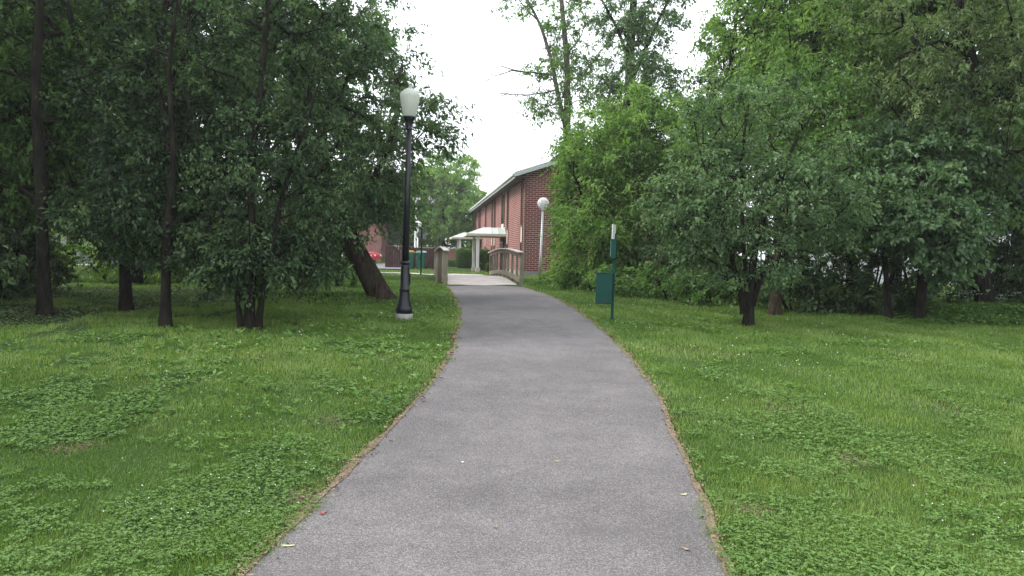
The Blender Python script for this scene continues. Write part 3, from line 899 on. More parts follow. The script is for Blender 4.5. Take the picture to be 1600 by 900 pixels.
dsp = MB().box((-0.045, -0.20, 98 * k_), (0.045, -0.022, 128 * k_)).build("bag_dispenser", M['green_paint'], ps, bevel=0.008)
MB().box((-0.052, -0.19, 101 * k_), (-0.046, -0.03, 125 * k_)).build("dispenser_face", M['lid_pale'], dsp)
sg = MB().box((-0.012, -0.14, 128.5 * k_), (0.002, 0.02, 151 * k_)).build("sign", M['white'], ps)
sg.rotation_euler = (0, 0, R(-14))
MB().box((-0.0155, -0.11, 134 * k_), (-0.0125, -0.04, 138 * k_)).build("sign_mark", M['green_paint'], sg)
MB().box((-0.0155, -0.11, 141 * k_), (-0.0125, -0.02, 144 * k_)).build("sign_mark", M['green_paint'], sg)

# ------------------------------------------------------------------ sign post seen from behind, enclosure, wheelie bins
g = G(657.5, 431)
o = empty("sign_post", tuple(g), "thin dark post with a grey sign back left of the bridge", "sign", rot=(0, R(0.5), R(-8)))
MB().box((-0.03, -0.02, -0.3), (0.03, 0.02, 2.0)).build("post", M['black'], o)
MB().box((-0.16, 0.022, 1.62), (0.2, 0.028, 1.98)).build("sign_panel", M['sign_grey'], o, bevel=0.002)
EY = 52.5
def at(px, d):
    return float(P(px, 415, d)[0])
ex0, ex1 = at(604, EY), at(677, EY)
en = empty("enclosure", (ex0, EY, gz(ex0, EY)), "dark brown board enclosure behind the wheelie bins", "fence", rz=R(1))
W_ = ex1 - ex0
def boards(nm, x0, x1, h0, h1):
    b = MB(); n = int((x1 - x0) / 0.15)
    for k in range(n):
        a = x0 + (x1 - x0) * k / n; c = x0 + (x1 - x0) * (k + 1) / n - 0.012
        ha = h0 + (h1 - h0) * k / n
        b.box((a, random.uniform(-0.004, 0.004) - 0.02, 0.02), (c, 0.02, ha))
    return b.build(nm, M['fence'], en)
boards("panel", 0, W_ * 0.56, 1.43, 1.41)
boards("panel", W_ * 0.56 + 0.06, W_, 1.37, 1.35)
for xx in (-0.05, W_ * 0.56 + 0.01, W_ - 0.02):
    MB().box((xx - 0.05, 0.025, -0.2), (xx + 0.05, 0.125, 1.45)).build("post", M['fence'], en)
for xx in (-0.04, W_ - 0.0):
    b = MB()
    for k in range(14): b.box((xx - 0.02, 0.15 + k * 0.2, 0.02), (xx + 0.02, 0.34 + k * 0.2, 1.38))
    b.build("side_panel", M['fence'], en)
MB().box((-0.05, -0.05, 1.44), (W_ * 0.56, 0.06, 1.475)).build("top_rail", M['wood'], en)
MB().box((W_ * 0.56 + 0.05, -0.05, 1.385), (W_ + 0.02, 0.06, 1.415)).build("top_rail", M['wood'], en)
def wheelie(px, lid, label, rz, sx_=0.88):
    x = at(px, 51.3)
    o = empty("wheelie_bin", (x, 51.3, gz(x, 51.3) + 0.065), label, "wheelie bin", rz=rz, group="wheelie bins by the enclosure")
    o.scale = (sx_, 0.9, 1.0)
    b = MB()
    lo = [(-0.25, -0.27), (0.25, -0.27), (0.25, 0.27), (-0.25, 0.27)]; hi = [(-0.33, -0.37), (0.33, -0.37), (0.33, 0.35), (-0.33, 0.35)]
    for k in range(4):
        j = (k + 1) % 4
        b.poly([(*lo[k], 0), (*lo[j], 0), (*hi[j], 1.0), (*hi[k], 1.0)])
    b.poly([(*p, 0) for p in lo][::-1]); b.poly([(*p, 1.0) for p in hi])
    bo = b.build("body", M['green_plastic'], o, bevel=0.02)
    MB().box((-0.36, -0.395, 0.93), (0.36, 0.37, 0.999)).build("rim", M['green_plastic'], bo, bevel=0.01)
    MB().box((-0.12, -0.40, 0.62), (0.12, -0.345, 0.66)).build("catch_bar", M['black'], bo)
    l = MB(); l.prism([(-0.36, 1.002), (0.36, 1.002), (0.33, 1.07), (0.18, 1.13), (-0.18, 1.13), (-0.33, 1.07)], -0.40, 0.38); l.build("lid", lid, o, bevel=0.012)
    for sx in (-0.28, 0.28):
        w_ = MB().lathe([(0.03, -0.03), (0.13, -0.03), (0.13, 0.03), (0.03, 0.03)], 18).build("wheel", M['tyre'], o)
        w_.rotation_euler = (0, R(90), 0); w_.location = (sx, 0.3, 0.08)
    MB().box((-0.3, 0.36, 0.93), (0.3, 0.42, 0.96)).build("handle", M['green_plastic'], o)
wheelie(639.5, M['lid_yellow'], "green wheelie bin with a yellow lid, half behind the lamp post", R(4))
wheelie(658, M['lid_pale'], "green wheelie bin with a pale green lid behind the sign post", R(-5))

# ------------------------------------------------------------------ parked cars, mostly behind the leaning trunk
def car(loc, rz, paint, label, tall):
    o = empty("parked_car", loc, label, "car", rz=rz, group="cars in the car park")
    L = 4.4; hw = 0.86
    low = [(-2.2, 0.32), (-2.22, 0.62), (-2.12, 0.88), (-1.5, 0.98), (1.15, 1.0), (1.9, 0.90), (2.18, 0.72), (2.2, 0.35), (1.75, 0.24), (-1.8, 0.24)]
    b = MB(); b.prism(low, -hw, hw); b.build("body", M[paint], o, bevel=0.07)
    h = 1.45 * tall
    # cabin narrows upwards
    cl = [(-1.75, 0.965), (-1.25, h - 0.06), (-0.9, h), (0.25, h), (0.55, h - 0.05), (1.2, 0.965)]
    b = MB()
    def yw(z): return hw - 0.03 - (z - 0.96) * 0.38
    n = len(cl)
    b.poly([(x, -yw(z), z) for x, z in cl]); b.poly([(x, yw(z), z) for x, z in cl][::-1])
    for k in range(n):
        (xa, za), (xb, zb) = cl[k], cl[(k + 1) % n]
        b.poly([(xb, -yw(zb), zb), (xa, -yw(za), za), (xa, yw(za), za), (xb, yw(zb), zb)])
    cb = b.build("cabin", M[paint], o, bevel=0.03)
    for s in (-1, 1):
        for (x0, x1, x2, x3) in ((-1.5, -1.12, -0.45, -0.45), (-0.38, -0.38, 0.38, 0.95)):
            z0, z1_ = 1.0, h - 0.10
            MBp = MB(); y0_, y1_ = s * (yw(z0) + 0.004), s * (yw(z1_) + 0.004)
            MBp.poly([(x0, y0_, z0), (x3, y0_, z0), (x2, y1_, z1_), (x1, y1_, z1_)])
            MBp.build("side_window", M['glass'], cb, fix=False)
        for x in (-1.35, 1.4):
            w_ = MB().lathe([(0.05, -0.10), (0.30, -0.10), (0.325, -0.07), (0.325, 0.07), (0.30, 0.10), (0.05, 0.10)], 24).build("wheel", M['tyre'], o)
            w_.rotation_euler = (R(90), 0, 0); w_.location = (x, s * (hw - 0.07), 0.325)
            rm = MB().lathe([(0.02, -0.012), (0.19, -0.012), (0.20, 0.012), (0.02, 0.02)], 18).build("rim", M['galv'], w_)
            rm.location = (0, 0, -s * 0.105)
        MB().box((2.12, s * 0.62 - 0.14, 0.62), (2.21, s * 0.62 + 0.14, 0.76)).build("headlight", M['white'], o, bevel=0.02)
        MB().box((-2.235, s * 0.62 - 0.14, 0.66), (-2.17, s * 0.62 + 0.14, 0.82)).build("tail_light", M['red_leaf'], o, bevel=0.01)
    for (xa, za, xb, zb) in ((1.12, 1.0, 0.56, h - 0.09), (-1.68, 1.02, -1.27, h - 0.10)):
        q = MB(); e = 0.012 if xa > 0 else -0.012
        q.poly([(xa + e, -yw(za) + 0.08, za + 0.01), (xa + e, yw(za) - 0.08, za + 0.01), (xb + e, yw(zb) - 0.08, zb + 0.01), (xb + e, -yw(zb) + 0.08, zb + 0.01)])
        q.build("windscreen", M['glass'], cb, fix=False)
x = float(P(551, 412, 64.5)[0])
car((x, 64.5, gz(x, 64.5) + 0.065), R(-12), 'red_car', "red car parked beside the brown enclosure, partly behind the leaning trunk", 0.92)
x = float(P(532, 412, 60)[0])
car((x, 60.0, gz(x, 60) + 0.065), R(-8), 'white_car', "white car parked just left of the red car", 1.22)

# white house glimpsed through the right-hand wood
x = float(P(1580, 420, 36)[0])
hs = empty("white_house", (x, 36.0, 0.4), "white clapboard house glimpsed through the trees at the right edge", "house", rz=R(-12))
MB().box((-9, 0, -0.5), (8, 8, 4.6)).build("wall", M['siding'], hs)
r = MB(); r.prism([(-8.5, 4.5), (-4, 6.8), (0.5, 4.5), (0.5, 4.7), (-4, 7.0), (-8.5, 4.7)], -9.4, 8.4)
ro = r.build("roof", M['shingle'], hs); ro.rotation_euler = (0, 0, R(-90)); ro.location = (0, 0, 0)
for zz in range(20):
    pass
b = MB()
for k in range(22): b.box((-9.0, -0.02, 0.1 + k * 0.2), (8.0, -0.004, 0.115 + k * 0.2))
b.build("clapboard_edge", M['sign_grey'], hs)
for x_ in (-7.2, -4.4, -1.6, 1.2, 4.6):
    f = MB().box((x_, -0.06, 1.3), (x_ + 1.1, -0.022, 2.8)).build("window", M['white'], hs)
    MB().box((x_ + 0.08, -0.07, 1.38), (x_ + 1.02, -0.062, 2.72)).build("pane", M['glass'], f)
x = float(P(95, 400, 44)[0])
hs = empty("grey_house", (x, 44.0, 0.5), "grey house gable glimpsed through the trees at the far left", "house", rz=R(8))
b = MB(); b.box((-3.5, 0, -0.5), (3.5, 8, 4.6)); b.prism([(-3.5, 4.6), (3.5, 4.6), (0, 6.4)], 0, 8); b.build("wall", M['sign_grey'], hs)
b = MB(); b.prism([(-3.9, 4.45), (0, 6.45), (3.9, 4.45), (3.9, 4.65), (0, 6.65), (-3.9, 4.65)], -0.4, 8.4); b.build("roof", M['shingle'], hs)
f = MB().box((-0.6, -0.06, 2.6), (0.6, -0.004, 3.8)).build("window", M['white'], hs)
MB().box((-0.5, -0.07, 2.7), (0.5, -0.062, 3.7)).build("pane", M['glass'], f)
# ------------------------------------------------------------------ clipped hedges
def hedge(x0, x1, d, h, dep, label, n, seed, leaf='leaf_green', size=0.05):
    r_ = np.random.default_rng(seed)
    cx = (x0 + x1) / 2; z0 = gz(cx, d)
    root = empty("clipped_shrub", (cx, d, z0), label, "shrub", group="clipped shrubs by the brick building")
    a, b, c = (x1 - x0) / 2, dep / 2, h / 2
    v = r_.uniform(-1, 1, (n * 3, 3))
    v = v[(np.abs(v) ** 5).sum(1) < 1]
    s = 1 / ((np.abs(v) ** 5).sum(1) ** 0.2); k = r_.random(len(v)) < 0.75
    v = np.where(k[:, None], v * (s[:, None] * r_.uniform(0.9, 1.02, (len(v), 1))), v)
    pos = v * np.array([a, b, c]) + np.array([0, 0, c + 0.05])
    V, F = leaf_arrays(pos, unit(v) + r_.normal(0, 0.6, v.shape), size * r_.uniform(0.7, 1.3, len(v)), size * 0.6 * np.ones(len(v)), 0.8, r=r_)
    link("crown", mesh_np("crown", V, F, 4, M[leaf], r_.normal(0.5, 0.18, len(v))), root)
    # woody core so that the shrub is not hollow
    m = MB(); 
    for q in range(9):
        ang = q * 0.7; m.bar((0.1 * math.cos(ang), 0.1 * math.sin(ang), -0.1), (a * 0.7 * math.cos(ang), b * 0.7 * math.sin(ang), h * 0.8), 0.03, 0.03)
    m.build("stem", M['bark'], root, fix=False)
def xat(px, d): return float(P(px, 410, d)[0])
hedge(xat(713, 58), xat(740, 58), 58, 1.35, 1.6, "big boxy clipped shrub left of the white porch column", 9000, 31, size=0.07)
hedge(xat(745, 52.5), xat(765, 52.5), 53, 1.30, 1.5, "boxy clipped shrub right of the white porch column", 8000, 32, size=0.07)
hedge(xat(744, 49.5), xat(753, 49.5), 49.5, 0.42, 0.4, "small round shrub at the foot of the white porch column", 1600, 33, 'leaf_green', 0.06)
hedge(xat(759, 46), xat(770, 46), 46.5, 0.45, 0.5, "low reddish-green shrub by the brick wall near the bridge", 1600, 34, 'leaf_olive', 0.06)
hedge(xat(700, 63), xat(714, 63), 63, 0.45, 0.5, "low round shrub in front of the low brick wall", 1600, 35, 'leaf_green', 0.06)

# ------------------------------------------------------------------ trees, left side
TG_L = "trees left of the path"; TG_R = "trees right of the path"
b = base_at(388, 516)
make_tree("crabapple_tree", "slender dark tree with several thin stems nearest the lamp post", "tree",
    [([b, b + [0.02, 0.1, 1.1], b + [-0.05, 0.2, 2.4], b + [0.1, 0.3, 4.2], b + [0.25, 0.3, 6.6]], 0.075, 0.03),
     ([b + [0.13, 0.02, 0], b + [0.22, 0.1, 1.0], b + [0.45, 0.2, 2.2], b + [0.9, 0.3, 3.7]], 0.05, 0.02),
     ([b + [-0.11, 0.0, 0], b + [-0.24, 0.1, 1.0], b + [-0.5, -0.1, 2.3], b + [-0.9, -0.2, 3.6]], 0.04, 0.015),
     ([b + [0.05, -0.1, 0], b + [0.10, -0.25, 1.0], b + [0.2, -0.6, 2.2]], 0.025, 0.01)],
    [B_(430, 290, 12.9, 135, 150, 1.6, 165), B_(445, 120, 13.2, 150, 130, 1.7, 120), B_(415, 410, 12.5, 105, 55, 1.1, 80), B_(360, 380, 12.3, 90, 70, 0.8, 60), B_(500, 60, 13.6, 110, 110, 1.5, 70), B_(400, -60, 13.4, 170, 120, 1.8, 70)],
    'leaf_dark', 'bark', 11, TG_L, limb_scale=0.75, zmin=b[2] + 0.75, twigs=6, tw_len=0.42, per=13, size=0.068, aspect=0.58, tone0=0.45)
b = base_at(258, 511)
make_tree("crabapple_tree", "dark single-stemmed tree second left of the lamp post", "tree",
    [([b, b + [-0.03, 0.1, 1.3], b + [0.05, 0.2, 2.6], b + [-0.1, 0.3, 4.0], b + [0.1, 0.3, 5.6]], 0.08, 0.015)],
    [B_(250, 300, 13.5, 125, 120, 1.6, 135), B_(245, 330, 12.9, 100, 75, 0.7, 80), B_(262, 180, 13.0, 110, 120, 0.8, 90), B_(240, 140, 14.0, 140, 120, 1.8, 100), B_(300, 400, 13.6, 90, 55, 1.2, 40), B_(260, -20, 14.0, 160, 120, 1.8, 80), B_(170, 360, 14.2, 80, 60, 1.2, 40)],
    'leaf_dark', 'bark', 12, TG_L, limb_scale=0.75, zmin=b[2] + 1.1, twigs=6, tw_len=0.42, per=13, size=0.07, aspect=0.55, tone0=0.4)
b = base_at(197, 486)
make_tree("maple_tree", "dark leaning twin-trunked tree behind the single-stemmed one", "tree",
    [([b, b + [-0.05, 0.0, 1.5], b + [-0.25, 0.0, 3.0], b + [-0.9, 0.1, 4.8], b + [-1.5, 0.1, 7.0]], 0.10, 0.04),
     ([b + [0.1, 0.1, 0.6], b + [0.3, 0.1, 2.5], b + [0.5, 0.2, 5.0], b + [1.0, 0.3, 8.0]], 0.10, 0.04)],
    [B_(180, 200, 16.0, 150, 150, 2.0, 140), B_(150, 305, 15.4, 110, 60, 1.0, 60), B_(330, 40, 17, 170, 150, 2.2, 120), B_(140, 40, 16.5, 170, 130, 2.2, 100)],
    'leaf_dark', 'bark', 13, TG_L, zmin=b[2] + 1.6, twigs=6, tw_len=0.5, per=12, size=0.085, tone0=0.4)
b = base_at(70, 492)
make_tree("maple_tree", "thick-trunked tall dark tree at the left edge with paler upper leaves", "tree",
    [([b, b + [-0.05, 0.0, 2.0], b + [-0.15, 0.0, 4.0], b + [-0.1, 0.2, 6.5], b + [0.1, 0.2, 9.0]], 0.105, 0.04)],
    [B_(20, 350, 14.4, 110, 80, 1.2, 80), B_(70, 200, 14.6, 90, 140, 0.8, 110), B_(110, 330, 14.8, 60, 60, 0.8, 45), B_(90, 90, 15.5, 150, 110, 2.2, 140), B_(-20, 240, 15, 100, 120, 1.8, 80), B_(60, -60, 16, 220, 120, 2.4, 120), B_(200, 60, 16.5, 110, 110, 2, 60), B_(-60, 60, 14, 120, 160, 2.2, 80)],
    'leaf_green', 'bark', 14, TG_L, zmin=b[2] + 2.0, twigs=7, tw_len=0.5, per=13, size=0.09, tone0=0.35)
# the leaning trunk by the bridge
b = base_at(597, 466)
d0 = b[1]
q1 = P(570, 415, d0 + 0.1); q2 = P(540, 365, d0 + 0.2); q3 = P(512, 300, d0 + 0.4); q4 = P(500, 220, d0 + 0.5); q5 = P(520, 120, d0 + 0.5)
f1 = P(535, 355, d0 + 0.2); f2 = P(580, 290, d0 - 0.1); f3 = P(612, 215, d0 - 0.4); f4 = P(630, 130, d0 - 0.5)
make_tree("box_elder_tree", "tree leaning left on a thick furrowed trunk behind the lamp post", "tree",
    [([b + [0.22, 0, -0.45], b + [-0.03, 0, 0.1], q1, q2, q3, q4, q5], 0.33, 0.09), ([f1, f2, f3, f4], 0.10, 0.04)],
    [B_(555, 250, d0, 90, 90, 2.2, 90), B_(640, 190, d0 - 0.5, 72, 60, 1.6, 42), B_(600, 310, d0, 50, 40, 1.6, 40), B_(540, 110, d0 + 0.5, 85, 100, 2.2, 80), B_(470, 330, d0 + 0.3, 90, 90, 2.2, 80), B_(462, 400, d0 + 0.6, 60, 40, 1.5, 36), B_(600, 70, d0, 40, 80, 1.4, 26)],
    'leaf_grey', 'bark_warm', 15, TG_L, flare=1.2, zmin=b[2] + 0.6, twigs=6, tw_len=0.6, per=13, size=0.105, aspect=0.45, droop=0.35, tone0=0.45)
# sucker growth round the stems
def shrub(px, py, d, rx, h, label, leaf, seed, n=40, size=0.08, name="shrub", group="undergrowth shrubs", **kw):
    x = float(P(px, py, d)[0]); b = np.array([x, d, gz(x, d) - 0.06]); w_ = rx * d / FPX
    rg = np.random.default_rng(seed)
    tr = []
    for k in range(4):
        a = rg.uniform(0, 6.28); o_ = np.array([math.cos(a), math.sin(a), 0]) 
        tr.append(([b + o_ * 0.08, b + o_ * 0.3 * w_ + [0, 0, h * 0.35], b + o_ * 0.55 * w_ + [0, 0, h * 0.7]], 0.028, 0.01))
    kw.setdefault('tw_len', 0.38)
    return make_tree(name, label, "shrub", tr, [(b + [0, 0, h * 0.52], np.array([w_, w_ * 0.7, h * 0.5]), n)], leaf, 'bark', seed, group, zmin=b[2] + 0.1, twigs=6, per=12, size=size, **kw)

# prototypes copied through the woods
def proto(name, h, rx, leaf, bark, seed, n, size, low, tone0=0.45, r0=0.16, sparse=0.0):
    b = np.array([0.0, 0, 0]); rg = np.random.default_rng(seed)
    tr = [([b - [0, 0, .15], b + [rg.normal(0, .1), 0, h * 0.25], b + [rg.normal(0, .3), .1, h * 0.55], b + [rg.normal(0, .4), 0, h * 0.9]], r0, 0.04)]
    bl = []
    for k in range(5):
        z = low + (h - low) * (0.15 + 0.17 * k); rr = rx * (0.9 if k < 3 else 0.7)
        bl.append((b + [rg.normal(0, rx * 0.2), rg.normal(0, rx * 0.2), z], np.array([rr, rr, (h - low) * 0.2]), n))
    return make_tree(name, None, None, tr, bl, leaf, bark, seed, None, zmin=low * 0.8, twigs=6, tw_len=0.7, per=12, size=size, aspect=0.55, tone0=tone0, bare=sparse)
protos = {
    'dark': proto("woodland_tree", 11, 3.2, 'leaf_dark', 'bark', 41, 42, 0.15, 2.4),
    'green': proto("woodland_tree", 12, 3.6, 'leaf_green', 'bark', 42, 46, 0.16, 2.6),
    'lime': proto("woodland_tree", 12, 3.4, 'leaf_lime', 'bark', 43, 46, 0.15, 2.2),
    'round': proto("round_tree", 9, 4.0, 'leaf_lime', 'bark', 44, 75, 0.22, 1.2),
}
used = set()
def place(kind, x, y, s, rz, label, cat, group):
    p = protos[kind]
    o = p if kind not in used else copy_tree(p)
    used.add(kind)
    o.location = (x, y, gz(x, y) - 0.05); o.scale = (s, s, s); o.rotation_euler = (0, 0, rz)
    tag(o, label, cat, group)
    return o
for k, (x_, y_, s_) in enumerate([(-12.0, 8.0, 0.95), (-15.5, 4.0, 1.05)]):  # out of view, added to block skylight from the left trees and lawn
    place('dark', x_, y_, s_, k * 2.1, "unseen woodland tree left of the view, added to shade the left trees and lawn", "tree", "dark wood behind the left trees")
GL = "dark wood behind the left trees"; GRr = "wood behind the right trees"
for k, (px, d, s, kind) in enumerate([(-60, 19, 0.95, 'dark'), (20, 31, 1.25, 'green'), (110, 34, 1.3, 'dark'), (300, 27, 1.05, 'dark'), (395, 29, 1.1, 'green'), (470, 33, 1.15, 'dark'), (-180, 15, 0.95, 'dark'), (205, 31, 1.25, 'dark')]):
    place(kind, xat(px, d), d, s, k * 1.3, "unseen woodland tree left of the view, added to shade the left trees and lawn", "tree", GL)
for k, (px, d, s, kind) in enumerate([(1075, 27, 0.55, 'green'), (1255, 23.5, 1.0, 'green'), (1140, 24, 0.6, 'dark'), (1400, 21.5, 1.05, 'lime'), (1510, 21, 1.0, 'green'), (1650, 19, 1.0, 'dark'), (1780, 16, 0.9, 'green'), (1330, 27, 1.15, 'lime'), (1450, 27, 1.1, 'green')]):
    place(kind, xat(px, d), d, s, k * 1.7 + 0.5, "woodland tree standing in the dense wood behind the front row right of the path", "tree", GRr)
# far round trees by the car park
place('round', xat(690, 74), 74, 1.12, 0.3, "tall round pale-green tree beyond the car park left of the brick building", "tree", "round trees beyond the car park")
place('round', xat(640, 84), 84, 1.05, 2.1, "round tree directly behind the lamp post, beyond the car park", "tree", "round trees beyond the car park")
place('round', xat(575, 96), 96, 1.15, 4.0, "round tree above the far brick building left of the lamp post", "tree", "round trees beyond the car park")
place('round', xat(730, 92), 92, 1.0, 5.0, "round tree at the far corner of the brick building", "tree", "round trees beyond the car park")
place('round', xat(490, 104), 104, 1.25, 1.0, "farthest round tree behind the left-hand wood", "tree", "round trees beyond the car park")
place('round', xat(655, 98), 98, 1.1, 3.3, "round tree in the gap between the two nearest round trees", "tree", "round trees beyond the car park")

# ------------------------------------------------------------------ trees, right side
b = base_at(1168, 510)
make_tree("apple_tree", "small spreading grey-green apple tree standing forward on the right lawn", "tree",
    [([b, b + [0.02, 0, 0.55], b + [0.10, 0.1, 1.4], b + [0.35, 0.2, 2.3], b + [0.8, 0.1, 3.4]], 0.088, 0.025),
     ([b + [-0.05, 0, 0.3], b + [-0.22, 0.1, 1.1], b + [-0.55, 0.2, 2.1], b + [-0.9, 0.2, 3.2]], 0.05, 0.015),
     ([b + [0.05, 0, 0.45], b + [0.42, -0.1, 1.7], b + [1.0, -0.1, 2.5], b + [1.7, 0, 2.9]], 0.045, 0.015),
     ([b + [0.0, 0, 0.45], b + [-0.05, 0.3, 1.7], b + [-0.1, 0.4, 2.9], b + [0.0, 0.4, 4.0]], 0.045, 0.015)],
    [B_(1150, 300, 14.0, 120, 90, 1.6, 120), B_(1255, 320, 14.0, 95, 75, 1.5, 80), B_(1070, 330, 14, 65, 70, 1.3, 50), B_(1160, 190, 14.2, 110, 70, 1.5, 70), B_(1170, 400, 13.8, 95, 50, 1.2, 45), B_(1190, 445, 13.9, 40, 30, 0.5, 12), B_(1290, 265, 14.3, 60, 50, 1.2, 25)],
    'leaf_grey', 'bark', 21, TG_R, limb_scale=0.7, zmin=b[2] + 0.9, twigs=6, tw_len=0.4, per=13, size=0.062, aspect=0.6, tone0=0.55)
b = base_at(1210, 493)
make_tree("mulberry_tree", "tree on a plain warm-brown trunk just behind the small apple tree", "tree",
    [([b, b + [0.02, 0, 1.0], b + [0.08, 0.2, 2.0], b + [0.1, 0.3, 3.0]], 0.11, 0.03)],
    [B_(1240, 200, 17, 130, 110, 2.0, 90), B_(1300, 380, 16.5, 90, 50, 1.5, 45), B_(1330, 300, 16.5, 90, 70, 1.6, 60)],
    'leaf_green', 'bark_warm', 22, TG_R, zmin=b[2] + 1.5, twigs=6, tw_len=0.5, per=12, size=0.085, tone0=0.4)
# big bushy box elder beside the brick gable
b = base_at(1010, 452); b[1] = 25; b[0] = xat(975, 25); b[2] = gz(b[0], 25) - .1
make_tree("box_elder_tree", "broad bushy bright green tree that half hides the brick gable", "tree",
    [([b, b + [-0.1, 0, 1.5], b + [0.1, 0.0, 3.5], b + [0.0, 0, 6.0]], 0.24, 0.06), ([b + [-.1, 0, .5], b + [-1.0, -.4, 2.0], b + [-1.7, -.5, 3.6]], 0.10, 0.03)],
    [B_(948, 255, 25, 82, 75, 2.4, 145), B_(897, 245, 26, 22, 40, 1.2, 22), B_(1010, 220, 25, 75, 80, 2.4, 100), B_(930, 358, 24, 58, 60, 2.0, 80), B_(893, 320, 25, 20, 45, 1.2, 20), B_(1000, 350, 24, 90, 70, 2.2, 110), B_(942, 430, 23.5, 64, 26, 1.5, 52), B_(1085, 270, 25.5, 60, 70, 2.2, 60), B_(975, 180, 25.5, 60, 50, 2.0, 50)],
    'leaf_lime', 'bark', 23, TG_R, zmin=b[2] + 0.4, twigs=7, tw_len=0.65, per=13, size=0.12, aspect=0.48, droop=0.3, tone0=0.36)
# tall thin tree rising out of it
x = xat(985, 29); b = np.array([x, 29, gz(x, 29) - .1])
T = lambda px, py, d: P(px, py, d)
make_tree("tall_ash_tree", "very tall thin-crowned tree with a dark trunk rising above the bushy green tree", "tree",
    [([b, T(985, 300, 29), T(983, 180, 29), T(985, 80, 29.2), T(990, 0, 29.2), T(993, -110, 29.2)], 0.26, 0.10),
     ([T(985, 100, 29), T(965, 45, 28.8), T(935, -10, 28.6)], 0.08, 0.03), ([T(988, 120, 29), T(1030, 30, 29.3), T(1060, -30, 29.4)], 0.08, 0.03)],
    [B_(985, 125, 28.7, 55, 62, 2.0, 85), B_(965, 35, 29, 45, 42, 1.8, 44), B_(1035, 25, 29.2, 35, 35, 1.6, 22), B_(1000, -60, 29, 80, 60, 2, 44), B_(1055, 130, 29, 30, 40, 1.6, 20), B_(1010, 60, 28.6, 30, 50, 1.2, 26)],
    'leaf_grey', 'bark', 24, TG_R, twigs=6, tw_len=0.55, per=12, size=0.115, aspect=0.5, tone0=0.6)
# half-dead tree against the sky
x = xat(888, 31); b = np.array([x, 31, gz(x, 31) - .1])
dead = make_tree("half_dead_tree", "half-dead tree with two thin trunks and bare branches against the white sky", "tree",
    [([b, T(886, 300, 31), T(886, 200, 31), T(887, 110, 31), T(880, 30, 31), T(872, -60, 31)], 0.19, 0.07),
     ([T(886, 205, 31), T(872, 150, 31), T(862, 95, 31), T(845, 40, 31), T(822, -5, 31), T(800, -40, 31)], 0.10, 0.03)],
    [B_(880, 60, 30.7, 32, 60, 1.5, 52), B_(862, 165, 30.7, 34, 30, 1.4, 28), B_(905, 110, 30.8, 34, 50, 1.3, 44), B_(890, -40, 31, 60, 50, 1.5, 40), B_(820, 8, 31, 42, 22, 1.3, 18), B_(850, 100, 31, 25, 25, 1.3, 9)],
    'leaf_green', 'bark_grey', 25, TG_R, twigs=5, tw_len=0.55, per=10, size=0.11, aspect=0.5, tone0=0.65, tone_sd=0.16)
dead_o = dead
# bare dead branches
def bare_branches(root, starts, seed, mat):
    rg = np.random.default_rng(seed); A = []; Bb = []; ra = []; rb = []
    def go(p, d, L, r_, lev):
        n = max(3, int(L / 0.22))
        for k in range(n):
            d = unit(d + rg.normal(0, 0.13, 3)); q = p + d * L / n
            A.append(p); Bb.append(q); ra.append(r_ * (1 - k / n * 0.75)); rb.append(r_ * (1 - (k + 1) / n * 0.75))
            if lev < 3 and rg.random() < 0.55:
                go(q, unit(d + rg.normal(0, 0.55, 3)), L * rg.uniform(0.25, 0.5), r_ * 0.55, lev + 1)
            p = q
    for p, q, r_ in starts:
        for l_ in (A, Bb, ra, rb): l_.clear()
        go(np.array(p), unit(np.array(q) - np.array(p)), float(np.linalg.norm(np.array(q) - np.array(p))), r_, 0)
        V, F = tubes(np.array(A), np.array(Bb), np.array(ra), np.array(rb), 5)
        link("dead_branch", mesh_np("dead_branch", V - np.array(root.location), F, 4, M[mat], smooth=True), root)
bare_branches(dead_o, [(T(866, 118, 31), T(768, 92, 31), 0.05), (T(870, 140, 31), T(785, 160, 30.6), 0.04), (T(850, 45, 31), T(795, -12, 31.2), 0.045), (T(884, 85, 31), T(925, 20, 31.2), 0.04), (T(875, 160, 31), T(822, 190, 30.6), 0.03)], 5, 'bark_grey')
# light green maples behind
for args in (("maple_tree", "bright yellow-green tall tree above the apple tree, nearer the half-dead tree", 1130, 22.5, [B_(1175, 110, 22.5, 80, 110, 2.6, 140), B_(1205, 0, 22.5, 100, 90, 2.6, 100), B_(1100, 200, 22, 55, 50, 1.8, 45)], 26),
             ("maple_tree", "bright yellow-green tall tree above and right of the apple tree", 1330, 20.0, [B_(1300, 90, 20, 120, 100, 2.4, 150), B_(1290, -30, 20, 150, 90, 2.6, 100), B_(1240, 160, 19.5, 100, 70, 2.0, 90), B_(1370, 190, 19, 70, 70, 1.8, 60)], 27)):
    nm, lb, px, d, bl, sd = args
    x = xat(px, d); b = np.array([x, d, gz(x, d) - .1])
    make_tree(nm, lb, "tree", [([b, b + [0.1, 0, 2.5], b + [-0.1, 0, 5], b + [0.2, 0, 8.5]], 0.14, 0.04)], bl, 'leaf_lime', 'bark', sd, TG_R, twigs=7, tw_len=0.6, per=13, size=0.105, aspect=0.42, droop=0.35, tone0=0.5)
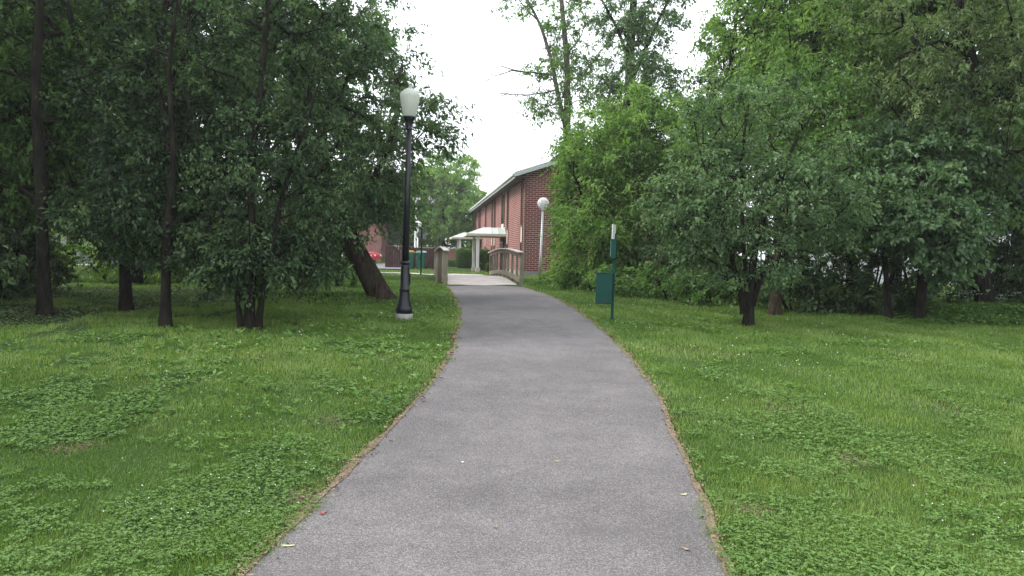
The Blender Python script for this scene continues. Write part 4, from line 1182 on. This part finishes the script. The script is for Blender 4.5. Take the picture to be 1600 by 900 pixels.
# big olive tree on the right with visible limbs
d = 16.5
make_tree("black_locust_tree", "large olive-leaved tree with a leaning forked dark trunk at the right edge", "tree",
    [([np.array([xat(1548, d), d, gz(xat(1548, d), d) - .1]), T(1535, 440, d), T(1515, 380, d), T(1512, 320, d), T(1530, 220, d), T(1525, 120, d), T(1500, 20, d), T(1490, -80, d)], 0.20, 0.07),
     ([T(1530, 215, d), T(1555, 160, d - .3), T(1575, 90, d - .6), T(1620, 20, d - .9)], 0.09, 0.03),
     ([T(1520, 90, d), T(1470, 60, d - .4), T(1400, 90, d - .8)], 0.05, 0.02)],
    [B_(1500, 90, d, 130, 90, 2.2, 120), B_(1580, 180, d - .8, 70, 80, 1.8, 60), B_(1450, -20, d, 140, 80, 2.4, 80), B_(1600, 20, d - 1, 100, 100, 2.2, 80), B_(1420, 150, d, 70, 60, 1.6, 45)],
    'leaf_olive', 'bark', 28, TG_R, twigs=6, tw_len=0.5, per=13, size=0.08, aspect=0.45, droop=0.4, tone0=0.5)
d = 15.3
x = xat(1440, d); b = np.array([x, d, gz(x, d) - .1])
make_tree("vine_covered_tree", "low dark tree draped in broad-leaved vines between the apple tree and the forked trunk", "tree",
    [([b, b + [0.05, 0, 1.2], b + [-0.1, 0, 2.4], b + [-0.2, 0, 3.6]], 0.10, 0.03), ([b + [-.5, .2, 0], b + [-.6, .2, 1.3], b + [-1.1, .1, 2.6]], 0.07, 0.02)],
    [B_(1425, 290, d, 80, 45, 1.3, 70), B_(1385, 345, d - .2, 70, 38, 1.1, 50), B_(1460, 345, d - .3, 60, 55, 1.0, 55), B_(1475, 235, d + .6, 75, 60, 1.0, 50), B_(1385, 230, d + .6, 60, 50, 1.0, 35), B_(1520, 300, d + .4, 45, 60, 0.8, 28), B_(1470, 405, d - .4, 35, 35, 0.8, 18)],
    'leaf_grey', 'bark', 29, TG_R, twigs=6, tw_len=0.4, per=15, size=0.085, aspect=0.8, droop=0.5, tone0=0.42, tone_sd=0.1)
x = xat(1618, 19); b = np.array([x, 19, gz(x, 19) - .1])
make_tree("dark_shrub_tree", "dense dark bushy tree low at the right edge under the forked trunk", "tree",
    [([b, b + [0, 0, 1.0], b + [0.1, 0, 2.4]], 0.08, 0.03)], [B_(1600, 410, 18, 60, 60, 1.4, 70), B_(1640, 330, 18, 60, 70, 1.5, 50)],
    'leaf_dark', 'bark', 30, TG_R, twigs=6, tw_len=0.45, per=12, size=0.085, tone0=0.5)
x = xat(1594, 24); b = np.array([x, 24, gz(x, 24) - .1])
sn = empty("dead_tree", tuple(b), "thin bare pale dead trunk standing against the white house at the right edge", "tree", group=TG_R)
V, F, _, _ = trunk_tube([b, T(1594, 350, 24), T(1593, 220, 24), T(1596, 120, 24)], (0.13, 0.06), seed=4)
link("trunk", mesh_np("trunk", V - b, F, 4, M['bark_grey'], smooth=True), sn)
bare_branches(sn, [(T(1594, 250, 24), T(1570, 225, 24), 0.03), (T(1594, 285, 24), T(1560, 290, 24), 0.03), (T(1594, 200, 24), T(1620, 170, 24), 0.03)], 8, 'bark_grey')

# ------------------------------------------------------------------ undergrowth shrubs
GS_L = "undergrowth shrubs under the left trees"; GS_R = "undergrowth shrubs under the right trees"
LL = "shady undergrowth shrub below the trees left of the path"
LB = "bright green shrub with sunlight put into its leaf colour, glimpsed through the left trunks"
k = 100
for px, d, rx, h, leaf, lb, gr in [
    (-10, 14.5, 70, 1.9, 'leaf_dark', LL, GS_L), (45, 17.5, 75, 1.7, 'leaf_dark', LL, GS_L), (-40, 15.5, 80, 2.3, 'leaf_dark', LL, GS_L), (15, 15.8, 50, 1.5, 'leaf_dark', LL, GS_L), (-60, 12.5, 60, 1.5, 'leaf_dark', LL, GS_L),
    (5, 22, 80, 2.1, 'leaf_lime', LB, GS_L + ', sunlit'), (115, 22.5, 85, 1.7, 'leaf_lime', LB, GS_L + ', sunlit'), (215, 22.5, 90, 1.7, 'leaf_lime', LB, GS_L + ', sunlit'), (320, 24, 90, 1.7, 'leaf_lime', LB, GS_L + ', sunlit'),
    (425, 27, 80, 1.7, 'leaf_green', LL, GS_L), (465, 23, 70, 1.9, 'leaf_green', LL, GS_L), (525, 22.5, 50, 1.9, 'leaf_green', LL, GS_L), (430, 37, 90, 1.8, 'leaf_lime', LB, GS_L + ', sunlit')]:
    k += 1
    shrub(px, 430, d, rx, h, lb, leaf, k, tone0=0.85 if lb is LB else 0.55, n=(80 if rx > 85 else 46) if rx > 60 else 36, size=0.11 if rx > 85 else 0.095, group=gr)  # lime leaves and raised tone put sunlight into the colour of shaded shrubs
LR = "leafy shrub at the foot of the trees right of the path"
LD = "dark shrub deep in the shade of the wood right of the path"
for px, d, rx, h, leaf, lb, gr in [
    (895, 25, 42, 1.1, 'leaf_lime', LR, GS_R), (935, 23, 55, 0.95, 'leaf_green', LR, GS_R), (990, 20.5, 60, 0.95, 'leaf_green', LR, GS_R), (1050, 19.2, 60, 0.85, 'leaf_green', LR, GS_R), (1110, 18.2, 55, 0.8, 'leaf_green', LR, GS_R), (868, 27.5, 30, 0.8, 'leaf_lime', LR, GS_R),
    (1030, 23.5, 70, 2.4, 'leaf_green', LR, GS_R),
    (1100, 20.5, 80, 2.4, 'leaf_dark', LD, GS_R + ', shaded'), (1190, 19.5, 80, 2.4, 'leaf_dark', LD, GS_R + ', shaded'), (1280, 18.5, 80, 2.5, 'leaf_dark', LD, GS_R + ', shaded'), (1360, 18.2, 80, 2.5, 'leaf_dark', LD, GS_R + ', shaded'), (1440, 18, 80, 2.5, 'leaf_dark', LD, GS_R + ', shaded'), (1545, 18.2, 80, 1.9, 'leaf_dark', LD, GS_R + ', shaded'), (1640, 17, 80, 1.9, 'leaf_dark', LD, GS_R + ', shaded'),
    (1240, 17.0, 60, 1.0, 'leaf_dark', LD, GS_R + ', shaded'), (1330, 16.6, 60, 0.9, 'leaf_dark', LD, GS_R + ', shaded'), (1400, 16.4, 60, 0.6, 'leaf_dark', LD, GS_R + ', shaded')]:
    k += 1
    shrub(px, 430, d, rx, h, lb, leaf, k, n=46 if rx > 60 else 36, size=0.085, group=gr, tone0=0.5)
# ------------------------------------------------------------------ lawn: blades, clover, weeds (stuff nobody could count)
def vnoise(x, y, s, seed):
    """smooth value noise in 0..1"""
    rg = np.random.default_rng(seed); T_ = rg.random((256, 256))
    x = x / s + 1000; y = y / s + 1000
    xi = np.floor(x).astype(int); yi = np.floor(y).astype(int); fx = x - xi; fy = y - yi
    fx = fx * fx * (3 - 2 * fx); fy = fy * fy * (3 - 2 * fy)
    g_ = lambda a, b: T_[a % 256, b % 256]
    return (g_(xi, yi) * (1 - fx) + g_(xi + 1, yi) * fx) * (1 - fy) + (g_(xi, yi + 1) * (1 - fx) + g_(xi + 1, yi + 1) * fx) * fy
def scatter(n, y0, y1, spread=0.78, seed=1, power=2.0):
    """more, finer blades near the path walker, fewer and larger far off"""
    rg = np.random.default_rng(seed)
    u = rg.random(n)
    # density falls off as 1/y^2 per square metre  ->  p(y) ~ 1/y
    y = y0 * (y1 / y0) ** u
    x = rg.uniform(-1, 1, n) * (spread * y + 0.8)
    return x, y
def off_path(x, y, margin=0.0):
    l, r_ = path_edges(y)
    fr = 0.14 * (vnoise(x * 0 + 3, y, 0.4, 77) - 0.42) + 0.05 * (vnoise(x * 0, y, 0.09, 78) - 0.5)
    ok = (x < l - margin + fr) | (x > r_ + margin - fr)
    return ok | (y > 24.9)
def off_hard(x, y):
    """not on the bridge, pavements, car park, building"""
    bx_ = -0.90 - 0.122 * (y - 25)
    bridge = (np.abs(x - bx_) < 1.45) & (y > 24.9) & (y < 35.4)
    walk = ((y > 35.2) & (y < 37.4) & (x > -4.9) & (x < -1.0)) | ((y > 36.9 - (x + 3.7) * 0.17) & (y < 38.0 - (x + 4.6) * 0.205) & (x < -3.7))
    lot = (y > 47) & (y < 66) & (x < -6.6 - (y - 47) * 0.085)
    bd = (y > 38.9) & (x > bx[0] - 0.122 * (y - 39) - 0.05)
    return ~(bridge | walk | lot | bd)
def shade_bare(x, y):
    return np.clip((-x - 5.3) / 1.8, 0, 1) * np.clip((y - 10.4) / 1.8, 0, 1) * np.clip((21 - y) / 3, 0, 1)  # thins grass to dark bare ground, partly in place of the trees' shade
SPOTS = [(*G(px_, py_)[:2], r_) for px_, py_, r_ in ((1065, 548, 0.42), (1130, 556, 0.22), (1225, 640, 0.25), (250, 600, 0.3), (600, 560, 0.22), (520, 660, 0.16), (1420, 560, 0.35), (1330, 720, 0.16), (120, 700, 0.14), (470, 780, 0.12), (1180, 800, 0.1), (1490, 640, 0.3), (400, 560, 0.25))]
def spots(x, y):
    s = np.zeros_like(x)
    for a, b, r_ in SPOTS:
        s = np.maximum(s, np.exp(-((x - a) ** 2 + ((y - b) * 0.8) ** 2) / (r_ * r_) * (0.6 + 0.9 * vnoise(x, y, 0.12, 44))))
    return s
def grass(n, y0, y1, seed, name):
    rg = np.random.default_rng(seed)
    x, y = scatter(n, y0, y1, seed=seed)
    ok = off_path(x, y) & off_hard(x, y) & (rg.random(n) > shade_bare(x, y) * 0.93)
    cl = vnoise(x, y, 0.9, 3) * 0.5 + vnoise(x, y, 0.3, 4) * 0.5
    sp_ = spots(x, y)
    ok &= rg.random(n) > np.clip((cl - 0.45) * 1.6, 0, 0.45)
    ok &= rg.random(n) > 0.42 * sp_      # clover crowds the grass out
    x, y, cl, sp_ = x[ok], y[ok], cl[ok], sp_[ok]; n = len(x)
    z = H(x, y)
    l, r_ = path_edges(y)
    edge = np.clip(np.minimum(np.abs(x - l), np.abs(x - r_)) / 0.35, 0, 1)
    big = vnoise(x, y, 2.3, 5); fine = vnoise(x, y, 0.45, 6)
    sc = np.clip(y / 9.0, 0.5, 3.2)
    h = (0.022 + 0.024 * fine + 0.014 * big) * rg.uniform(0.55, 1.3, n) * np.clip(sc, 0.85, 1.35)
    w_ = 0.0052 * sc * rg.uniform(0.7, 1.3, n)
    a = rg.uniform(0, 2 * np.pi, n); lean = rg.uniform(0.1, 0.9, n) * h
    band = np.sin((x * 0.96 + y * 0.28) * 2 * np.pi / 1.15)
    la = np.where(rg.random(n) < 0.45, np.where(band > 0, 1.3, -1.9) + rg.normal(0, 0.5, n), a + rg.normal(0, 0.6, n) + 1.57)
    s = np.stack([np.cos(a), np.sin(a), 0 * a], 1) * w_[:, None] * 0.5
    ld = np.stack([np.cos(la), np.sin(la), 0 * la], 1) * lean[:, None]
    p = np.stack([x, y, z - 0.004], 1)
    up = np.array([0, 0, 1.0])
    v0 = p - s; v1 = p + s
    m = p + ld * 0.35 + up * (h * 0.6)[:, None]
    t = p + ld + up * h[:, None] * 0.95
    V = np.stack([v0, v1, m + s * 0.8, m - s * 0.8, t + s * 0.12, t - s * 0.12], 1).reshape(-1, 3)
    o_ = (np.arange(n) * 6)[:, None]
    F = np.concatenate([o_ + np.array([0, 1, 2, 3]), o_ + np.array([3, 2, 4, 5])], 1).reshape(-1)
    tone = 0.44 + 0.45 * (big - 0.5) + 0.42 * (fine - 0.5) + rg.normal(0, 0.17, n)
    dry = (rg.random(n) < (0.06 + 0.45 * (1 - edge) ** 2 + 0.5 * sp_)); tone = np.where(dry, 0.95 + 0 * tone, tone)
    tone = np.clip(tone, 0, 1)
    return tag(link(name, mesh_np(name, V, F, 4, M['grass'], np.repeat(tone, 2)), None), kind="stuff")
grass(620000, 2.6, 16, 1, "grass")
grass(330000, 12, 46, 2, "grass")

def clover(n, y0, y1, seed):
    rg = np.random.default_rng(seed)
    x, y = scatter(n, y0, y1, seed=seed)
    cl = vnoise(x, y, 0.9, 3) * 0.6 + vnoise(x, y, 0.3, 4) * 0.4
    ok = off_path(x, y, 0.04) & off_hard(x, y) & (rg.random(n) < np.clip((0.7 * cl + 0.3 * vnoise(x, y, 0.12, 8) - 0.29) * 1.8, 0.16, 0.85)) & (rg.random(n) > shade_bare(x, y) * 0.9) & (rg.random(n) > 0.7 * spots(x, y))
    x, y, cl = x[ok], y[ok], cl[ok]; n = len(x)
    sc = np.clip(y / 6.5, 0.75, 2.6)
    z = H(x, y) + 0.008 + 0.042 * rg.random(n) ** 1.2 * np.clip(sc, 1, 1.5)
    a0 = rg.uniform(0, 6.28, n)
    pos = np.repeat(np.stack([x, y, z], 1), 3, 0)
    ang = np.repeat(a0, 3) + np.tile([0, 2.09, 4.19], n) + rg.normal(0, 0.12, 3 * n)
    d = np.stack([np.cos(ang), np.sin(ang), rg.normal(0.1, 0.25, 3 * n)], 1)
    L = np.repeat(0.0155 * sc * rg.uniform(0.5, 1.5, n), 3)
    V, F = leaf_arrays(pos, d, L, L * 0.95, 0.3, 0.1, rg)
    tone = np.repeat(0.45 + 0.5 * (vnoise(x, y, 1.4, 12) - 0.5) + rg.normal(0, 0.17, n), 3)
    return tag(link("clover", mesh_np("clover", V, F, 4, M['clover'], tone)), kind="stuff")
clover(330000, 2.6, 24, 21)

def flowers(name, n, y0, y1, seed, mat, r0, thr):
    rg = np.random.default_rng(seed)
    x, y = scatter(n, y0, y1, seed=seed)
    c = vnoise(x, y, 1.7, 15)
    ok = off_path(x, y, 0.1) & off_hard(x, y) & (c > thr) & (shade_bare(x, y) < 0.3)
    x, y = x[ok], y[ok]; n = len(x)
    sc = np.clip(y / 8, 0.8, 1.7)
    c0 = np.stack([x, y, H(x, y) + rg.uniform(0.05, 0.10, n)], 1)
    # a small faceted head on its stalk
    base = np.array([[1, 0, 0], [0, 1, 0], [-1, 0, 0], [0, -1, 0], [0, 0, 0.8], [0, 0, -0.8]])
    q = np.array([[0, 1, 4, 4], [1, 2, 4, 4], [2, 3, 4, 4], [3, 0, 4, 4], [1, 0, 5, 5], [2, 1, 5, 5], [3, 2, 5, 5], [0, 3, 5, 5]])[:, :3]
    rr = r0 * sc * rg.uniform(0.7, 1.3, n)
    V = (c0[:, None] + base[None] * rr[:, None, None]).reshape(-1, 3)
    F = ((np.arange(n) * 6)[:, None, None] + q[None]).reshape(-1)
    tag(link(name, mesh_np(name, V, F, 3, M[mat])), kind="stuff")
flowers("clover_flowers", 1100, 3.2, 24, 51, 'petal', 0.006, 0.5)
flowers("yellow_flowers", 40, 3.2, 10, 52, 'yellow', 0.008, 0.6)

# broad-leaved weeds: plantain and dandelion rosettes
def weeds(n, y0, y1, seed):
    rg = np.random.default_rng(seed)
    x, y = scatter(n, y0, y1, seed=seed)
    c = vnoise(x, y, 1.1, 33)
    ok = off_path(x, y, 0.12) & off_hard(x, y) & ((x < 0) | (rg.random(n) < 0.3)) & (c > 0.40) & (shade_bare(x, y) < 0.4)
    x, y = x[ok], y[ok]; n = len(x); m = 7
    sc = rg.uniform(0.5, 1.25, n) * np.clip(y / 7, 0.9, 1.6)
    p = np.stack([x, y, H(x, y) + 0.03], 1)
    pos = np.repeat(p, m, 0) + rg.normal(0, 0.012, (n * m, 3))
    ang = rg.uniform(0, 6.28, n * m)
    d = np.stack([np.cos(ang), np.sin(ang), rg.uniform(0.15, 0.9, n * m)], 1)
    L = np.repeat(sc, m) * 0.058 * rg.uniform(0.6, 1.2, n * m)
    V, F = leaf_arrays(pos, d, L, L * 0.42, 0.35, 0.12, rg)
    tone = np.repeat(rg.normal(0.5, 0.2, n), m) + rg.normal(0, 0.1, n * m)
    tag(link("weeds", mesh_np("weeds", V, F, 4, M['weed'], tone)), kind="stuff")
weeds(5200, 2.8, 22, 61)

# leaf litter and straw on the dirt beside the path
def litter(n, seed, name, mat, size, spread, sides=(0, 1), y1=22):
    rg = np.random.default_rng(seed)
    y = 2.6 * (y1 / 2.6) ** rg.random(n)
    l, r_ = path_edges(y); s = rg.choice(sides, n)
    off = rg.normal(0.03, spread, n)
    x = np.where(s == 0, l - off, r_ + off)
    a = rg.uniform(0, 6.28, n)
    L = size * rg.uniform(0.4, 1.5, n) * np.clip(y / 6, 0.8, 2)
    d = np.stack([np.cos(a), np.sin(a), rg.normal(0, 0.15, n)], 1)
    V, F = leaf_arrays(np.stack([x, y, H(x, y) + 0.026], 1), d, L, L * rg.uniform(0.12, 0.5, n), 0.25, 0.1, rg)
    tag(link(name, mesh_np(name, V, F, 4, M[mat])), kind="stuff")
litter(2600, 71, "leaf_litter", 'tan_leaf', 0.024, 0.03)
litter(850, 76, "leaf_litter", 'tan_leaf', 0.028, 0.045, (0,), 6)
litter(450, 72, "leaf_litter", 'bark_warm', 0.035, 0.06, (0, 0, 0, 1), 12)
def thatch(n, seed):
    rg = np.random.default_rng(seed)
    c = np.array(SPOTS)[rg.integers(0, len(SPOTS), n)]
    x = c[:, 0] + rg.normal(0, 0.7, n) * c[:, 2]; y = c[:, 1] + rg.normal(0, 0.8, n) * c[:, 2]
    ok = off_path(x, y, 0.02); x, y = x[ok], y[ok]; n = len(x)
    a = rg.uniform(0, 6.28, n); L = rg.uniform(0.02, 0.06, n)
    V, F = leaf_arrays(np.stack([x, y, H(x, y) + 0.008], 1), np.stack([np.cos(a), np.sin(a), rg.uniform(0, .4, n)], 1), L, L * 0.12, 0.3, 0.1, rg)
    tag(link("dry_thatch", mesh_np("dry_thatch", V, F, 4, M['straw'])), kind="stuff")
thatch(3500, 75)
# leaf mould under the left trees
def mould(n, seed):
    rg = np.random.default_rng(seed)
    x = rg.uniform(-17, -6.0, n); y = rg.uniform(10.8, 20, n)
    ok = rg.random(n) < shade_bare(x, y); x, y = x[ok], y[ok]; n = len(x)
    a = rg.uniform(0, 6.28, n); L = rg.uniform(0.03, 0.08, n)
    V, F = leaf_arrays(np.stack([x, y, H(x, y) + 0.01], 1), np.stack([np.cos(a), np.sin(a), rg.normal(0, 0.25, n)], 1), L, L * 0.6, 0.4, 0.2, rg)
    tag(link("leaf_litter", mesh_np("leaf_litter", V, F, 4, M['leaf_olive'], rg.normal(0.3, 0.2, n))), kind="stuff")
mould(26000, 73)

# low ground cover with white flower heads along the right wood edge
def cover(seed):
    rg = np.random.default_rng(seed); n = 52000
    px = rg.uniform(1395, 1760, n); d = rg.uniform(14.6, 17.6, n)
    x = (px - 800) / FPX * d
    x = x + 0.25 * np.sin(d * 3)
    t = np.clip((d - 14.6 + 0.3 * vnoise(x, d, 0.7, 81) - 0.1) / 0.5, 0, 1) * np.clip((px - 1395) / 60, 0.2, 1)
    z = H(x, d) + t * (0.16 + 0.20 * vnoise(x, d, 0.6, 82)) * rg.uniform(0.2, 1.05, n) ** 0.6
    a = rg.uniform(0, 6.28, n); L = rg.uniform(0.05, 0.10, n)
    V, F = leaf_arrays(np.stack([x, d, z], 1), np.stack([np.cos(a), np.sin(a), rg.normal(-0.1, 0.3, n)], 1), L, L * 0.7, 0.35, 0.1, rg)
    tag(link("ground_cover", mesh_np("ground_cover", V, F, 4, M['leaf_green'], rg.normal(0.5, 0.2, n))), kind="stuff")
    m = 60
    px = rg.uniform(1430, 1740, m); d = rg.uniform(15.3, 17.3, m); x = (px - 800) / FPX * d
    k = 16
    c = np.repeat(np.stack([x, d, H(x, d) + rg.uniform(0.42, 0.56, m)], 1), k, 0)
    pos = c + rg.normal(0, 1, (m * k, 3)) * np.array([0.045, 0.045, 0.010])
    a = rg.uniform(0, 6.28, m * k)
    V, F = leaf_arrays(pos, np.stack([np.cos(a), np.sin(a), 0 * a], 1), np.full(m * k, 0.02), np.full(m * k, 0.018), 0.4, 0.1, rg)
    tag(link("white_flowers", mesh_np("white_flowers", V, F, 4, M['petal'])), kind="stuff")
    ac = np.stack([x, d, H(x, d) + 0.1], 1); bc_ = c.reshape(m, k, 3)[:, 0]
    V, F = tubes(ac, bc_, np.full(m, 0.004), np.full(m, 0.003), 3)
    tag(link("flower_stalks", mesh_np("flower_stalks", V, F, 4, M['weed'])), kind="stuff")
cover(91)

# single fallen leaves on the asphalt
def fallen(px, py, L, W, mat, label, rz, curl=0.3):
    g = G(px, py)
    m = MB(); n = 6
    up_, dn = [], []
    for k in range(n + 1):
        t = k / n; wv = W * 0.5 * math.sin(math.pi * min(1, t * 1.02 + 0.0)) ** 0.8 if 0 < k < n else 0.0008
        up_.append((t * L - L / 2, wv, curl * L * (t - 0.5) ** 2 + 0.12 * wv)); dn.append((t * L - L / 2, -wv, curl * L * (t - 0.5) ** 2 + 0.12 * wv))
    for k in range(n):
        mid0 = ((up_[k][0]), 0, up_[k][2] - 0.3 * up_[k][1]); mid1 = (up_[k + 1][0], 0, up_[k + 1][2] - 0.3 * up_[k + 1][1])
        m.poly([mid0, mid1, up_[k + 1], up_[k]]); m.poly([dn[k], dn[k + 1], mid1, mid0])
    me = m.build("fallen_leaf", M[mat], None)
    l, r_ = path_edges(g[1]); cr = 0.022 * (1 - (2 * (g[0] - l) / (r_ - l) - 1) ** 2)
    me.location = (g[0], g[1], gz(g[0], g[1]) + 0.017 + max(0, float(cr))); me.rotation_euler = (0, 0, rz)
    tag(me, label, "leaf")
fallen(503, 808, 0.035, 0.028, 'red_leaf', "small curled red leaf on the asphalt near the left path edge", 0.5, 1.2)
fallen(450, 860, 0.075, 0.022, 'pale_leaf', "long pale yellow-green leaf on the asphalt at the bottom left of the path", 0.1)
fallen(722, 731, 0.03, 0.02, 'petal', "tiny whitish scrap of leaf in the middle of the asphalt path", 1.0, 0.8)
fallen(871, 729, 0.04, 0.012, 'pale_leaf', "thin pale leaf lying right of the path's centre", 0.0)
fallen(774, 835, 0.03, 0.022, 'tan_leaf', "small tan leaf on the near asphalt right of the picture's centre line", 0.7, 1.0)
fallen(1072, 867, 0.055, 0.025, 'tan_leaf', "curled tan leaf on the asphalt near the bottom right path edge", 2.4, 0.9)
fallen(1068, 778, 0.05, 0.02, 'pale_leaf', "pale leaf beside the dirt strip halfway up the right path edge", 0.3, 0.5)

# ------------------------------------------------------------------ thin moist summer air
hz = MB().box((-1000, -300, -12), (1000, 1300, 26)).build("haze", bpy.data.materials.new("haze_air"))
hm = hz.data.materials[0]; hm.use_nodes = True; hm.node_tree.nodes.clear()
_o = hm.node_tree.nodes.new("ShaderNodeOutputMaterial"); _v = hm.node_tree.nodes.new("ShaderNodeVolumePrincipled")
_v.inputs["Color"].default_value = (0.93, 0.95, 0.97, 1); _v.inputs["Density"].default_value = 0.0007; _v.inputs["Anisotropy"].default_value = 0.3
hm.node_tree.links.new(_v.outputs[0], _o.inputs["Volume"])
tag(hz, kind="stuff")
scene.cycles.volume_bounces = 0
